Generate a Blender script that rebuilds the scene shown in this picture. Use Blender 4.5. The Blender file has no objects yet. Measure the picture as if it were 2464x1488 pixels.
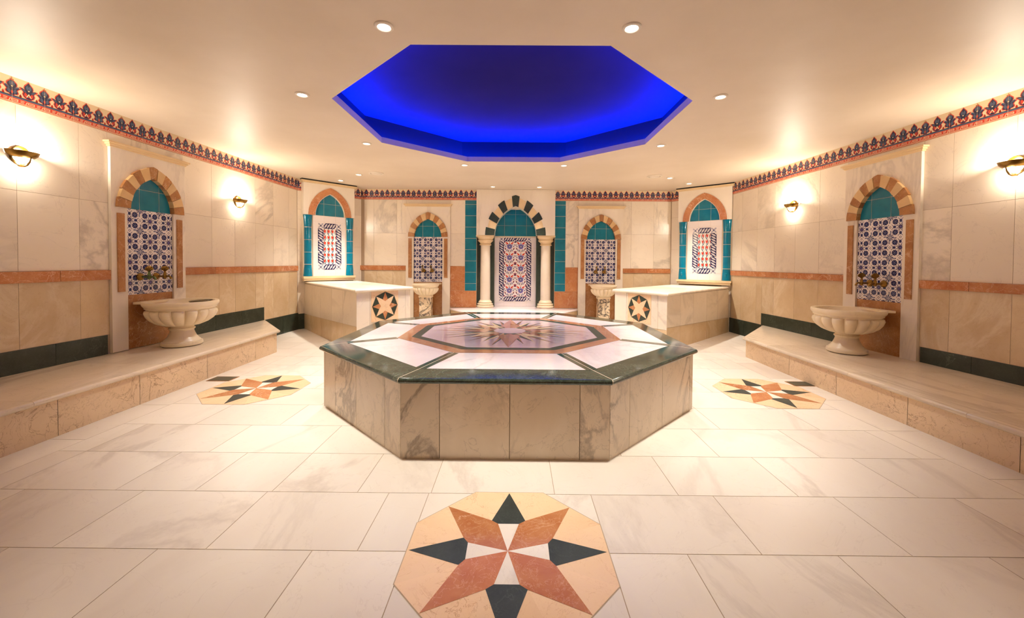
import bpy, math, random
from mathutils import Vector, Matrix
random.seed(7)
SC = bpy.context.scene
COL = SC.collection
PI = math.pi

# ------------------------------------------------------------------ camera
CX, CY, CZ = 0.0579, -3.8133, 1.163
YAW, PITCH, ROLL = math.radians(0.1872), math.radians(-1.1807), math.radians(0.4474)
FPX, PPX, PPY, W, H = 954.271, 1238.77, 650.30, 2464.0, 1488.0
fw = Vector((-math.sin(YAW)*math.cos(PITCH), math.cos(YAW)*math.cos(PITCH), math.sin(PITCH)))
rt0 = Vector((math.cos(YAW), math.sin(YAW), 0))
up0 = rt0.cross(fw)
rt = rt0*math.cos(ROLL) + up0*math.sin(ROLL)
up = -rt0*math.sin(ROLL) + up0*math.cos(ROLL)
cam = bpy.data.cameras.new('camera')
cam.sensor_width = 36; cam.sensor_fit = 'HORIZONTAL'
cam.lens = FPX/W*36
cam.shift_x = (W/2-PPX)/W
cam.shift_y = (PPY-H/2)/W
cam.clip_start = 0.01; cam.clip_end = 100
camo = bpy.data.objects.new('camera', cam)
COL.objects.link(camo)
mw = Matrix((( rt.x, up.x, -fw.x, CX), (rt.y, up.y, -fw.y, CY), (rt.z, up.z, -fw.z, CZ), (0, 0, 0, 1)))
camo.matrix_world = mw
SC.camera = camo

# ------------------------------------------------------------------ world, exposure, light levels
wd = bpy.data.worlds.new('world'); SC.world = wd; wd.use_nodes = True
wd.node_tree.nodes['Background'].inputs[0].default_value = (0.02, 0.015, 0.01, 1)
wd.node_tree.nodes['Background'].inputs[1].default_value = 0.2
SC.view_settings.view_transform = 'Standard'
SC.view_settings.look = 'None'
SC.view_settings.exposure = -0.03
SC.view_settings.gamma = 1.0
SC.view_settings.use_curve_mapping = False
DOWN_W, DOWN_COL = 215.0, (1.0, 0.95, 0.865)
SCONCE_UP, SCONCE_DN, SCONCE_COL = 28.0, 9.0, (1.0, 0.89, 0.73)
LED_STR, LED_COL = 950.0, (0.0, 0.022, 1.0)

# ------------------------------------------------------------------ colours and materials
def lin(r, g, b):
    def f(c):
        c /= 255.0
        return c/12.92 if c <= 0.04045 else ((c+0.055)/1.055)**2.4
    return (f(r), f(g), f(b), 1.0)

def newmat(name):
    m = bpy.data.materials.new(name); m.use_nodes = True
    nt = m.node_tree
    return m, nt, nt.nodes['Principled BSDF']

def link(nt, a, b): nt.links.new(a, b)

def coords(nt):
    g = nt.nodes.new('ShaderNodeNewGeometry')
    a = nt.nodes.new('ShaderNodeAttribute'); a.attribute_name = 'tid'
    cmb = nt.nodes.new('ShaderNodeVectorMath'); cmb.operation = 'SCALE'
    cmb.inputs[0].default_value = (37.0, 19.0, 53.0)
    link(nt, a.outputs['Fac'], cmb.inputs['Scale'])
    ad = nt.nodes.new('ShaderNodeVectorMath'); ad.operation = 'ADD'
    link(nt, g.outputs['Position'], ad.inputs[0]); link(nt, cmb.outputs[0], ad.inputs[1])
    return ad.outputs[0], a.outputs['Fac']

def noise(nt, vec, scale, detail=4, rough=0.55, dist=0.0):
    n = nt.nodes.new('ShaderNodeTexNoise')
    n.inputs['Scale'].default_value = scale; n.inputs['Detail'].default_value = detail
    n.inputs['Roughness'].default_value = rough; n.inputs['Distortion'].default_value = dist
    link(nt, vec, n.inputs['Vector'])
    return n.outputs['Fac']

def maprange(nt, v, a, b, c, d):
    m = nt.nodes.new('ShaderNodeMapRange'); m.clamp = True
    for i, x in zip(('From Min', 'From Max', 'To Min', 'To Max'), (a, b, c, d)): m.inputs[i].default_value = x
    link(nt, v, m.inputs['Value'])
    return m.outputs['Result']

def math_(nt, op, a, b=None):
    m = nt.nodes.new('ShaderNodeMath'); m.operation = op
    for i, x in enumerate((a, b)):
        if x is None: continue
        if isinstance(x, (int, float)): m.inputs[i].default_value = x
        else: link(nt, x, m.inputs[i])
    return m.outputs[0]

def mix(nt, fac, a, b):
    m = nt.nodes.new('ShaderNodeMix'); m.data_type = 'RGBA'
    ins = [s for s in m.inputs if s.type == 'RGBA']
    fi = m.inputs[0]
    if isinstance(fac, (int, float)): fi.default_value = fac
    else: link(nt, fac, fi)
    for s, x in zip(ins, (a, b)):
        if isinstance(x, tuple): s.default_value = x
        else: link(nt, x, s)
    return [s for s in m.outputs if s.type == 'RGBA'][0]

def stone(name, base, base2, vein, vscale=2.0, vwidth=0.02, vstr=0.6, mscale=3.0, rough=0.2,
          streak=None, vein2=None, v2scale=8.0, v2width=0.012, v2str=0.5, tilevar=0.06, bump=0.0, gate=True):
    """polished natural stone: two mottled base tones, ridged veins, small change from slab to slab"""
    m, nt, p = newmat(name)
    vec, tid = coords(nt)
    if streak:                                       # stretch the figure in one direction
        mp = nt.nodes.new('ShaderNodeMapping')
        mp.inputs['Rotation'].default_value = streak[0]; mp.inputs['Scale'].default_value = streak[1]
        link(nt, vec, mp.inputs['Vector']); vs = mp.outputs[0]
    else: vs = vec
    mot = maprange(nt, noise(nt, vs, mscale, 6, 0.6, 0.4), 0.32, 0.68, 0, 1)
    c = mix(nt, mot, base, base2)
    n = noise(nt, vs, vscale, 7, 0.6, 0.9)
    r = math_(nt, 'ABSOLUTE', math_(nt, 'SUBTRACT', n, 0.5))
    v = maprange(nt, r, 0.0, vwidth, 1, 0)
    if gate:
        g = maprange(nt, noise(nt, vs, vscale*0.45, 2, 0.5), 0.42, 0.62, 0, 1)
        v = math_(nt, 'MULTIPLY', v, g)
    c = mix(nt, math_(nt, 'MULTIPLY', v, vstr), c, vein)
    if vein2:
        n2 = noise(nt, vec, v2scale, 5, 0.6, 1.5)
        v2 = maprange(nt, math_(nt, 'ABSOLUTE', math_(nt, 'SUBTRACT', n2, 0.5)), 0, v2width, 1, 0)
        c = mix(nt, math_(nt, 'MULTIPLY', v2, v2str), c, vein2)
    if tilevar:
        hs = nt.nodes.new('ShaderNodeHueSaturation')
        link(nt, c, hs.inputs['Color'])
        fr = math_(nt, 'FRACT', math_(nt, 'MULTIPLY', tid, 7.31))
        link(nt, maprange(nt, fr, 0, 1, 1-tilevar, 1+tilevar*0.5), hs.inputs['Value'])
        c = hs.outputs[0]
    link(nt, c, p.inputs['Base Color'])
    p.inputs['Roughness'].default_value = rough
    if bump:
        b = nt.nodes.new('ShaderNodeBump'); b.inputs['Strength'].default_value = bump; b.inputs['Distance'].default_value = 0.002
        link(nt, noise(nt, vec, 60, 3), b.inputs['Height']); link(nt, b.outputs[0], p.inputs['Normal'])
    return m

def glaze(name, c1, c2, rough=0.12, scale=9):
    m, nt, p = newmat(name)
    vec, tid = coords(nt)
    c = mix(nt, maprange(nt, noise(nt, vec, scale, 3), 0.3, 0.7, 0, 1), c1, c2)
    link(nt, c, p.inputs['Base Color']); p.inputs['Roughness'].default_value = rough
    b = nt.nodes.new('ShaderNodeBump'); b.inputs['Strength'].default_value = 0.12; b.inputs['Distance'].default_value = 0.003
    link(nt, noise(nt, vec, 14, 2), b.inputs['Height']); link(nt, b.outputs[0], p.inputs['Normal'])
    return m

def flat(name, col, rough=0.3, metal=0.0, var=0.06, scale=30):
    m, nt, p = newmat(name)
    vec, tid = coords(nt)
    dk = tuple(x*(1-var*2) for x in col[:3])+(1,)
    link(nt, mix(nt, noise(nt, vec, scale, 3), col, dk), p.inputs['Base Color'])
    p.inputs['Roughness'].default_value = rough; p.inputs['Metallic'].default_value = metal
    return m

def emit(name, col, s):
    m = bpy.data.materials.new(name); m.use_nodes = True
    nt = m.node_tree; nt.nodes.remove(nt.nodes['Principled BSDF'])
    e = nt.nodes.new('ShaderNodeEmission'); e.inputs[0].default_value = tuple(col[:3])+(1,); e.inputs[1].default_value = s
    link(nt, e.outputs[0], nt.nodes['Material Output'].inputs[0])
    return m

DIAG = ((0.3, 0.5, 0.35), (1.0, 0.45, 0.6))
M = {}
M['white'] = stone('white_marble', lin(240, 226, 205), lin(233, 217, 196), lin(150, 134, 122), 0.9, 0.035, 0.42, 1.6, 0.22, DIAG,
                   vein2=lin(178, 160, 148), v2scale=2.2, v2width=0.008, v2str=0.22, tilevar=0.05)
M['clad'] = stone('cladding_marble', lin(234, 216, 192), lin(222, 202, 176), lin(112, 94, 80), 2.4, 0.05, 0.62, 2.2, 0.25, ((0.2, 0.3, 0.5), (1.2, 1.2, 0.7)),
                   vein2=lin(150, 130, 112), v2scale=4.0, v2width=0.012, v2str=0.3, tilevar=0.07)
M['floor'] = stone('floor_marble', lin(236, 226, 212), lin(228, 215, 200), lin(166, 148, 134), 0.8, 0.03, 0.36, 1.5, 0.3, DIAG,
                   vein2=lin(190, 172, 156), v2scale=2.4, v2width=0.006, v2str=0.2, tilevar=0.05)
M['bench'] = stone('bench_top_marble', lin(230, 212, 188), lin(220, 200, 174), lin(150, 128, 108), 1.6, 0.05, 0.35, 2.0, 0.2,
                   ((0, 0, 0.2), (1.6, 0.35, 1.0)), vein2=lin(160, 140, 120), v2scale=3, v2width=0.01, v2str=0.2)
M['beige'] = stone('beige_marble', lin(224, 198, 160), lin(212, 182, 142), lin(236, 216, 184), 1.6, 0.06, 0.6, 3.2, 0.25,
                   vein2=lin(176, 134, 94), v2scale=7, v2width=0.01, v2str=0.25, tilevar=0.08)
M['crackbeige'] = stone('veined_beige_marble', lin(226, 196, 158), lin(216, 184, 146), lin(132, 86, 54), 4.0, 0.010, 0.75, 2.5, 0.3,
                   vein2=lin(150, 102, 66), v2scale=8, v2width=0.010, v2str=0.55, tilevar=0.05)
M['inlaybeige'] = stone('peach_marble', lin(242, 208, 168), lin(236, 198, 156), lin(176, 108, 68), 5.0, 0.010, 0.6, 2.5, 0.25,
                   vein2=lin(196, 130, 84), v2scale=9, v2width=0.006, v2str=0.3, tilevar=0.05)
M['rosso'] = stone('red_brown_marble', lin(178, 104, 60), lin(202, 138, 90), lin(240, 200, 164), 4.5, 0.012, 0.85, 6.0, 0.2,
                   vein2=lin(222, 172, 130), v2scale=13, v2width=0.016, v2str=0.6, tilevar=0.14)
M['brown'] = stone('brown_marble', lin(190, 134, 82), lin(160, 104, 62), lin(226, 188, 146), 4.0, 0.011, 0.8, 6.0, 0.22,
                   vein2=lin(206, 162, 118), v2scale=13, v2width=0.016, v2str=0.6, tilevar=0.1)
M['green'] = stone('dark_green_marble', lin(36, 46, 38), lin(54, 64, 54), lin(112, 126, 108), 6.0, 0.012, 0.45, 9.0, 0.3,
                   vein2=lin(74, 90, 76), v2scale=18, v2width=0.02, v2str=0.4, tilevar=0.1)
M['slabgreen'] = stone('polished_green_marble', lin(44, 52, 42), lin(70, 78, 64), lin(138, 148, 128), 5.0, 0.012, 0.5, 9.0, 0.12,
                   vein2=lin(98, 112, 98), v2scale=20, v2width=0.025, v2str=0.45, tilevar=0.1)
M['floorgreen'] = stone('honed_green_marble', lin(34, 42, 38), lin(52, 60, 54), lin(96, 108, 96), 6.0, 0.012, 0.35, 9.0, 0.45,
                   vein2=lin(70, 82, 72), v2scale=24, v2width=0.02, v2str=0.35, tilevar=0.1)
M['slabtop'] = stone('pink_white_marble', lin(240, 226, 222), lin(230, 210, 208), lin(176, 150, 148), 1.2, 0.03, 0.35, 2.0, 0.09,
                   vein2=lin(196, 172, 168), v2scale=4, v2width=0.008, v2str=0.25, tilevar=0.04)
M['slabrose'] = stone('rose_white_marble', lin(226, 202, 200), lin(214, 186, 186), lin(168, 138, 140), 1.6, 0.03, 0.35, 2.5, 0.07, tilevar=0.0)
M['slabrosso'] = stone('polished_red_brown_marble', lin(176, 116, 82), lin(190, 134, 100), lin(228, 190, 160), 6.0, 0.014, 0.5, 8.0, 0.09, tilevar=0.14)
M['slabpink'] = stone('polished_pink_marble', lin(206, 150, 130), lin(190, 132, 114), lin(230, 196, 180), 6.0, 0.014, 0.4, 8.0, 0.09, tilevar=0.14)
M['cream'] = stone('cream_stone', lin(234, 206, 162), lin(226, 196, 150), lin(196, 150, 100), 3.0, 0.01, 0.3, 3.0, 0.35, tilevar=0.04)
M['tan'] = stone('tan_stone', lin(226, 190, 138), lin(214, 174, 122), lin(190, 142, 92), 3.0, 0.01, 0.3, 5.0, 0.35, tilevar=0.06)
M['carved'] = stone('carved_cream_marble', lin(240, 222, 190), lin(234, 212, 178), lin(196, 168, 132), 2.0, 0.012, 0.2, 2.0, 0.33, tilevar=0.0)
M['column'] = stone('column_marble', lin(240, 226, 206), lin(232, 216, 194), lin(190, 170, 150), 1.5, 0.02, 0.3, 2.0, 0.2, tilevar=0.0)
M['niche'] = stone('niche_surround_marble', lin(240, 227, 208), lin(232, 217, 198), lin(176, 160, 148), 1.0, 0.03, 0.35, 1.5, 0.22,
                   ((0, 0, 0), (1.5, 1.5, 0.4)), tilevar=0.02)
M['arabescato'] = stone('black_veined_marble', lin(240, 222, 190), lin(226, 200, 166), lin(34, 28, 44), 5.5, 0.05, 0.95, 4.0, 0.25,
                   vein2=lin(60, 50, 70), v2scale=9, v2width=0.02, v2str=0.6, tilevar=0.0, gate=False)
M['grout'] = flat('grout', lin(186, 162, 136), 0.8)
M['lightgrout'] = flat('light_grout', lin(222, 206, 180), 0.7)
M['shadowgap'] = flat('gap_shadow_black', lin(26, 20, 16), 0.8)  # shadow line above the pier cornices, put into a black colour
M['teal'] = glaze('teal_glaze', lin(14, 108, 130), lin(28, 122, 142))
M['tealcol'] = glaze('bright_teal_glaze', lin(0, 128, 158), lin(0, 110, 142), 0.08)
M['tilewhite'] = flat('white_glazed_tile', lin(240, 228, 224), 0.15, var=0.02)
M['navy'] = flat('navy_glaze', lin(40, 36, 84), 0.15)
M['slate'] = flat('slate_blue_glaze', lin(96, 104, 142), 0.15)
M['violet'] = flat('violet_glaze', lin(120, 104, 176), 0.15)
M['plum'] = flat('plum_glaze', lin(84, 40, 70), 0.15)
M['tulip'] = flat('red_glaze', lin(214, 60, 40), 0.15)
M['leaf'] = flat('dark_leaf_glaze', lin(22, 44, 40), 0.15)
M['ivory'] = flat('ivory_glaze', lin(232, 208, 172), 0.18, var=0.02)
M['friezered'] = flat('coral_red_glaze', lin(206, 62, 46), 0.18)
M['friezeblue'] = flat('ink_blue_glaze', lin(26, 32, 70), 0.18)
M['friezegrey'] = flat('blue_grey_glaze', lin(70, 84, 116), 0.18)
M['brass'] = flat('aged_brass', lin(158, 122, 62), 0.3, 1.0, 0.15, 40)
M['bronze'] = flat('dark_bronze', lin(132, 104, 62), 0.35, 1.0, 0.2, 40)
M['verdigris'] = flat('verdigris_brass', lin(112, 128, 84), 0.4, 0.8, 0.2, 60)
M['steel'] = flat('dull_steel', lin(120, 112, 100), 0.25, 1.0)
M['whitetrim'] = flat('white_enamel', lin(236, 222, 204), 0.35)
M['ceil'] = None
m, nt, p = newmat('satin_ceiling_paint')
vec, tid = coords(nt)
c = mix(nt, maprange(nt, noise(nt, vec, 1.3, 4), 0.35, 0.65, 0, 1), lin(228, 211, 190), lin(221, 203, 180))
link(nt, c, p.inputs['Base Color']); p.inputs['Roughness'].default_value = 0.5; p.inputs['IOR'].default_value = 1.38
mp = nt.nodes.new('ShaderNodeMapping'); mp.inputs['Scale'].default_value = (1, 6, 1); link(nt, vec, mp.inputs['Vector'])
b = nt.nodes.new('ShaderNodeBump'); b.inputs['Strength'].default_value = 0.10; b.inputs['Distance'].default_value = 0.01
link(nt, noise(nt, mp.outputs[0], 3.0, 5, 0.6), b.inputs['Height']); link(nt, b.outputs[0], p.inputs['Normal'])
M['ceil'] = m
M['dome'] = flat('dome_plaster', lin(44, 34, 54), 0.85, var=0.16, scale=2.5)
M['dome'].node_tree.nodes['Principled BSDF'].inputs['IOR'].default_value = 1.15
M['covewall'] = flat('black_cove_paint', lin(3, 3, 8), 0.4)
M['fascia'] = flat('cove_lip_paint', lin(196, 186, 226), 0.5)
M['led'] = emit('blue_led', LED_COL, LED_STR)
M['lamp'] = emit('white_lamp', (1.0, 0.93, 0.82), 14.0)
M['glass_glow'] = emit('glowing_frosted_glass', (1.0, 0.86, 0.62), 5.0)
M['bulb'] = emit('warm_bulb', (1.0, 0.85, 0.6), 30.0)

# ------------------------------------------------------------------ mesh builder
class MB:
    def __init__(s, *mats):
        s.v = []; s.f = []; s.mi = []; s.t = []; s.sm = []; s.mats = list(mats)
    def mid(s, m):
        if isinstance(m, int): return m
        if m not in s.mats: s.mats.append(m)
        return s.mats.index(m)
    def poly(s, pts, m=0, t=0.0, smooth=False):
        i = len(s.v); s.v += [tuple(p) for p in pts]
        s.f.append(tuple(range(i, i+len(pts)))); s.mi.append(s.mid(m)); s.t.append(t); s.sm.append(smooth)
    def idx(s, f, m=0, t=0.0, smooth=True):
        s.f.append(tuple(f)); s.mi.append(s.mid(m)); s.t.append(t); s.sm.append(smooth)
    def box(s, x0, x1, y0, y1, z0, z1, m=0, t=0.0):
        a = [(x0, y0, z0), (x1, y0, z0), (x1, y1, z0), (x0, y1, z0), (x0, y0, z1), (x1, y0, z1), (x1, y1, z1), (x0, y1, z1)]
        i = len(s.v); s.v += a
        for f in ((0, 3, 2, 1), (4, 5, 6, 7), (0, 1, 5, 4), (1, 2, 6, 5), (2, 3, 7, 6), (3, 0, 4, 7)):
            s.idx([i+k for k in f], m, t, False)
    def prism(s, P, z0, z1, m=0, t=0.0, caps=True):
        """P: plan polygon, counter-clockwise"""
        i = len(s.v); n = len(P)
        s.v += [(x, y, z0) for x, y in P] + [(x, y, z1) for x, y in P]
        for k in range(n):
            s.idx([i+k, i+(k+1) % n, i+n+(k+1) % n, i+n+k], m, t, False)
        if caps:
            s.idx([i+n+k for k in range(n)], m, t, False); s.idx([i+k for k in range(n)][::-1], m, t, False)
    def wall_prism(s, P, y0, y1, m=0, t=0.0):
        """P: polygon in x,z seen from the front; y0 front (smaller), y1 back"""
        i = len(s.v); n = len(P)
        s.v += [(x, y0, z) for x, z in P] + [(x, y1, z) for x, z in P]
        for k in range(n):
            s.idx([i+k, i+n+k, i+n+(k+1) % n, i+(k+1) % n], m, t, False)
        s.idx([i+k for k in range(n)], m, t, False); s.idx([i+n+k for k in range(n)][::-1], m, t, False)
    def layers(s, rings, m=0, t=0.0, smooth=True, cap0=True, cap1=True, closed=True):
        """rings: lists of equal length point loops"""
        i = len(s.v); n = len(rings[0])
        for r in rings: s.v += [tuple(p) for p in r]
        for a in range(len(rings)-1):
            for k in range(n if closed else n-1):
                k2 = (k+1) % n
                s.idx([i+a*n+k, i+a*n+k2, i+(a+1)*n+k2, i+(a+1)*n+k], m, t, smooth)
        if cap0: s.idx([i+k for k in range(n)][::-1], m, t, False)
        if cap1: s.idx([i+(len(rings)-1)*n+k for k in range(n)], m, t, False)
    def lathe(s, prof, n=32, c=(0, 0, 0), m=0, t=0.0, sx=1.0, sy=1.0, cap0=True, cap1=True, mod=None):
        rings = []
        for j, (r, z) in enumerate(prof):
            ring = []
            for k in range(n):
                a = 2*PI*k/n
                rr = r*(mod(a, j) if mod else 1.0)
                ring.append((c[0]+rr*math.cos(a)*sx, c[1]+rr*math.sin(a)*sy, c[2]+z))
            rings.append(ring)
        s.layers(rings, m, t, True, cap0, cap1)
    def tube(s, pts, r, n=10, m=0, t=0.0):
        rr = r if isinstance(r, (list, tuple)) else [r]*len(pts)
        rings = []
        P = [Vector(p) for p in pts]
        for j, p in enumerate(P):
            d = (P[min(j+1, len(P)-1)]-P[max(j-1, 0)]).normalized()
            a = d.orthogonal().normalized() if j == 0 else (A - d*A.dot(d)).normalized()
            A = a; b = d.cross(a)
            rings.append([tuple(p + (a*math.cos(2*PI*k/n) + b*math.sin(2*PI*k/n))*rr[j]) for k in range(n)])
        s.layers(rings, m, t)
    def build(s, name, parent=None, sharp=35, loc=None, rotz=None):
        me = bpy.data.meshes.new(name)
        me.from_pydata(s.v, [], s.f)
        for mt in s.mats: me.materials.append(M[mt])
        me.polygons.foreach_set('material_index', s.mi)
        me.polygons.foreach_set('use_smooth', s.sm)
        at = me.attributes.new('tid', 'FLOAT', 'FACE'); at.data.foreach_set('value', s.t)
        me.update()
        if any(s.sm): me.set_sharp_from_angle(angle=math.radians(sharp))
        o = bpy.data.objects.new(name, me); COL.objects.link(o)
        if parent: o.parent = parent
        if loc: o.location = loc
        if rotz is not None: o.rotation_euler = (0, 0, rotz)
        return o

def thing(name, label, cat, loc=(0, 0, 0), rotz=0.0, group=None):
    o = bpy.data.objects.new(name, None); COL.objects.link(o); o.empty_display_size = 0.1
    o.location = loc; o.rotation_euler = (0, 0, rotz); return tag(o, label, cat, group)
def tag(o, label, cat, group=None):
    o['label'] = label; o['category'] = cat
    if group: o['group'] = group
    return o
def struct(o):
    o['kind'] = 'structure'; return o
def dup(root, loc, rotz, label, group=None):
    r = root.copy(); COL.objects.link(r); r.location = loc; r.rotation_euler = (0, 0, rotz); r['label'] = label
    if group: r['group'] = group
    for ch in list(root.children):
        c = ch.copy(); COL.objects.link(c); c.parent = r
        for g in list(ch.children):
            d = g.copy(); COL.objects.link(d); d.parent = c
    return r
def rnd(): return random.random()

def inset(P, d):
    """move every edge of a counter-clockwise polygon inwards by d"""
    n = len(P); out = []
    L = []
    for k in range(n):
        a = Vector(P[k]); b = Vector(P[(k+1) % n]); t = (b-a).normalized(); nn = Vector((-t.y, t.x))
        L.append((a+nn*d, t))
    for k in range(n):
        (p, t), (q, u) = L[k-1], L[k]
        cr = t.x*u.y-t.y*u.x
        w = q-p
        s_ = (w.x*u.y-w.y*u.x)/cr if abs(cr) > 1e-9 else 0
        out.append(tuple(p+t*s_))
    return out
def octo(cx, cy, ax, ay, kx, ky):
    return [(cx-kx, cy-ay), (cx+kx, cy-ay), (cx+ax, cy-ky), (cx+ax, cy+ky), (cx+kx, cy+ay), (cx-kx, cy+ay), (cx-ax, cy+ky), (cx-ax, cy-ky)]
T8 = math.tan(PI/8)
def roct(cx, cy, a): return octo(cx, cy, a, a, a*T8, a*T8)
def bullslab(mb, P, z0, z1, m=0, t=0.0, n=5):
    """slab with a half-round edge"""
    r = (z1-z0)/2; rings = []
    for k in range(n+1):
        a = -PI/2+PI*k/n
        Q = inset(P, r*(1-math.cos(a)))
        rings.append([(x, y, (z0+z1)/2+r*math.sin(a)) for x, y in Q])
    mb.layers(rings, m, t, True)

def clip(poly, clipper):
    """Sutherland-Hodgman, clipper convex counter-clockwise"""
    out = list(poly)
    n = len(clipper)
    for k in range(n):
        a = clipper[k]; b = clipper[(k+1) % n]
        def side(p): return (b[0]-a[0])*(p[1]-a[1])-(b[1]-a[1])*(p[0]-a[0])
        inp = out; out = []
        if not inp: return []
        for j in range(len(inp)):
            p, q = inp[j-1], inp[j]
            sp, sq = side(p), side(q)
            if (sp >= 0) != (sq >= 0):
                w = sp/(sp-sq); out.append((p[0]+(q[0]-p[0])*w, p[1]+(q[1]-p[1])*w))
            if sq >= 0: out.append(q)
    res = []
    for p in out:
        if not res or abs(p[0]-res[-1][0])+abs(p[1]-res[-1][1]) > 1e-6: res.append(p)
    return res if len(res) > 2 else []
def rect(x0, x1, z0, z1): return [(x0, z0), (x1, z0), (x1, z1), (x0, z1)]

# 2-D motif shapes
def ell(cx, cz, rx, rz=None, rot=0.0, n=12):
    rz = rz or rx; c, s_ = math.cos(rot), math.sin(rot)
    return [(cx+rx*math.cos(2*PI*k/n)*c-rz*math.sin(2*PI*k/n)*s_, cz+rx*math.cos(2*PI*k/n)*s_+rz*math.sin(2*PI*k/n)*c) for k in range(n)]
def starp(cx, cz, r1, r2, n, rot=0.0):
    return [(cx+(r1 if k % 2 == 0 else r2)*math.sin(PI*k/n+rot), cz+(r1 if k % 2 == 0 else r2)*math.cos(PI*k/n+rot)) for k in range(2*n)][::-1]
def leafp(x0, z0, x1, z1, w, n=5):
    """pointed leaf from one point to the other"""
    dx, dz = x1-x0, z1-z0; L = math.hypot(dx, dz); nx, nz = -dz/L, dx/L
    up_ = [(x0+dx*k/n+nx*w*math.sin(PI*k/n), z0+dz*k/n+nz*w*math.sin(PI*k/n)) for k in range(n+1)]
    dn = [(x0+dx*k/n-nx*w*math.sin(PI*k/n), z0+dz*k/n-nz*w*math.sin(PI*k/n)) for k in range(n-1, 0, -1)]
    return (up_+dn)[::-1]
def barp(x0, z0, x1, z1, w):
    dx, dz = x1-x0, z1-z0; L = math.hypot(dx, dz) or 1; nx, nz = -dz/L*w/2, dx/L*w/2
    return [(x0-nx, z0-nz), (x1-nx, z1-nz), (x1+nx, z1+nz), (x0+nx, z0+nz)]
def moved(poly, ox, oz, s_=1.0, mx=False): 
    r = [(ox+(-x if mx else x)*s_, oz+z*s_) for x, z in poly]
    return r[::-1] if mx else r
def stamp(mb, shapes, ox, oz, s_, y, clipper=None, mx=False):
    """shapes: list of (layer, polygon, material)"""
    for lay, P, mt in shapes:
        Q = moved(P, ox, oz, s_, mx)
        if clipper: Q = clip(Q, clipper)
        if Q: mb.poly([(x, y-0.00035*(lay+1), z) for x, z in Q], mt)

# ------------------------------------------------------------------ wall frames (x right, y into the wall, z up)
class Frame:
    def __init__(s, ox, oy, ang): s.o = (ox, oy); s.a = ang
    def loc(s, x, y=0.0, z=0.0):
        c, n = math.cos(s.a), math.sin(s.a)
        return (s.o[0]+x*c-y*n, s.o[1]+x*n+y*c, z)
FL = Frame(-3.75, -1.0, math.atan2(3.95, 0.15))                 # left wall, x = distance from the origin
FR = Frame(3.92, -0.5, math.atan2(-3.55, 0.22))                 # right wall, x = minus the distance measured
FB = Frame(0.0, 3.75, 0.0)
CEIL = 2.528
ZF = 2.33                                                       # lower edge of the frieze

def tiles(mb, cells, g=0.003, y=0.0, th=0.004):
    for x0, x1, z0, z1, mt in cells:
        mb.box(x0+g/2, x1-g/2, y, y+th, z0+g/2, z1-g/2, mt, rnd())
def wallmesh(name, frame, cells, xr, zr=(0, CEIL), thick=0.12, g=0.003, grout='grout', skip=None):
    mb = MB(grout)
    tiles(mb, cells, g)
    mb.box(xr[0], xr[1], 0.0015, thick, zr[0], zr[1], grout)
    return struct(mb.build(name, loc=(frame.o[0], frame.o[1], 0), rotz=frame.a))
def cols(xs, z0, z1, mt): return [(a, b_, z0, z1, mt) for a, b_ in zip(xs[:-1], xs[1:])]

# ================================================================== ROOM SHELL
# floor: marble slabs with fine joints, one mesh
YB = -4.4
rows = [(-1.85+0.4*k, -1.45+0.4*k) for k in range(-7, 15)]
joints = {  # explicit joints for the rows that are clearly seen
    -1.45: None}
def row_joints(y0):
    k = round((y0+1.85)/0.4)
    J = {-2: [-3.17, -2.57, -1.97, -1.37, -0.75, -0.37, 0.44, 0.75, 1.35, 1.95, 2.55, 3.15],
         -1: [-3.0, -2.4, -1.80, -1.18, -0.57, -0.37, 0.44, 1.05, 1.65, 2.25, 2.85],
         0: [-3.1, -2.53, -1.95, -1.55, -1.16, -0.73, -0.36, 0.26, 0.88, 1.48, 2.08, 2.68],
         1: [-3.13, -2.53, -1.79, -1.16, -0.55, 0.1, 0.7, 1.29, 1.90, 2.50, 3.1],
         2: [-2.9, -2.2, -1.6, -1.0, -0.4, 0.2, 0.9, 1.5, 2.2, 2.8]}
    if k in J: return J[k]
    off = (0.3 if k % 2 else 0.0)+0.04*((k*7) % 3)
    return [-3.6+off+0.6*i for i in range(13)]
mb = MB('grout')
mb.box(-4.1, 4.2, YB-0.1, 4.3, -0.1, -0.0015, 'grout')
g = 0.0035
for y0, y1 in rows:
    lo, hi = (-2.70, 2.64) if y1 < 1.3 else (-4.05, 4.15)
    xs = [lo]+[x for x in row_joints(y0) if lo+0.08 < x < hi-0.08]+[hi]
    for a, b_ in zip(xs[:-1], xs[1:]):
        mb.box(a+g/2, b_-g/2, max(y0, YB)+g/2, y1-g/2, -0.006, 0.0, 'floor', rnd())
for a, b_, ph in ((-4.05, -2.70, 0.0), (2.64, 4.15, 0.25)):     # narrow border slabs along the benches
    y = YB
    while y < 0.94:
        y2 = min(0.95, y+0.62+(ph if y == YB else 0)); mb.box(a+g/2, b_-g/2, y+g/2, y2-g/2, -0.006, 0.0, 'floor', rnd()); y = y2
struct(mb.build('floor'))

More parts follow.
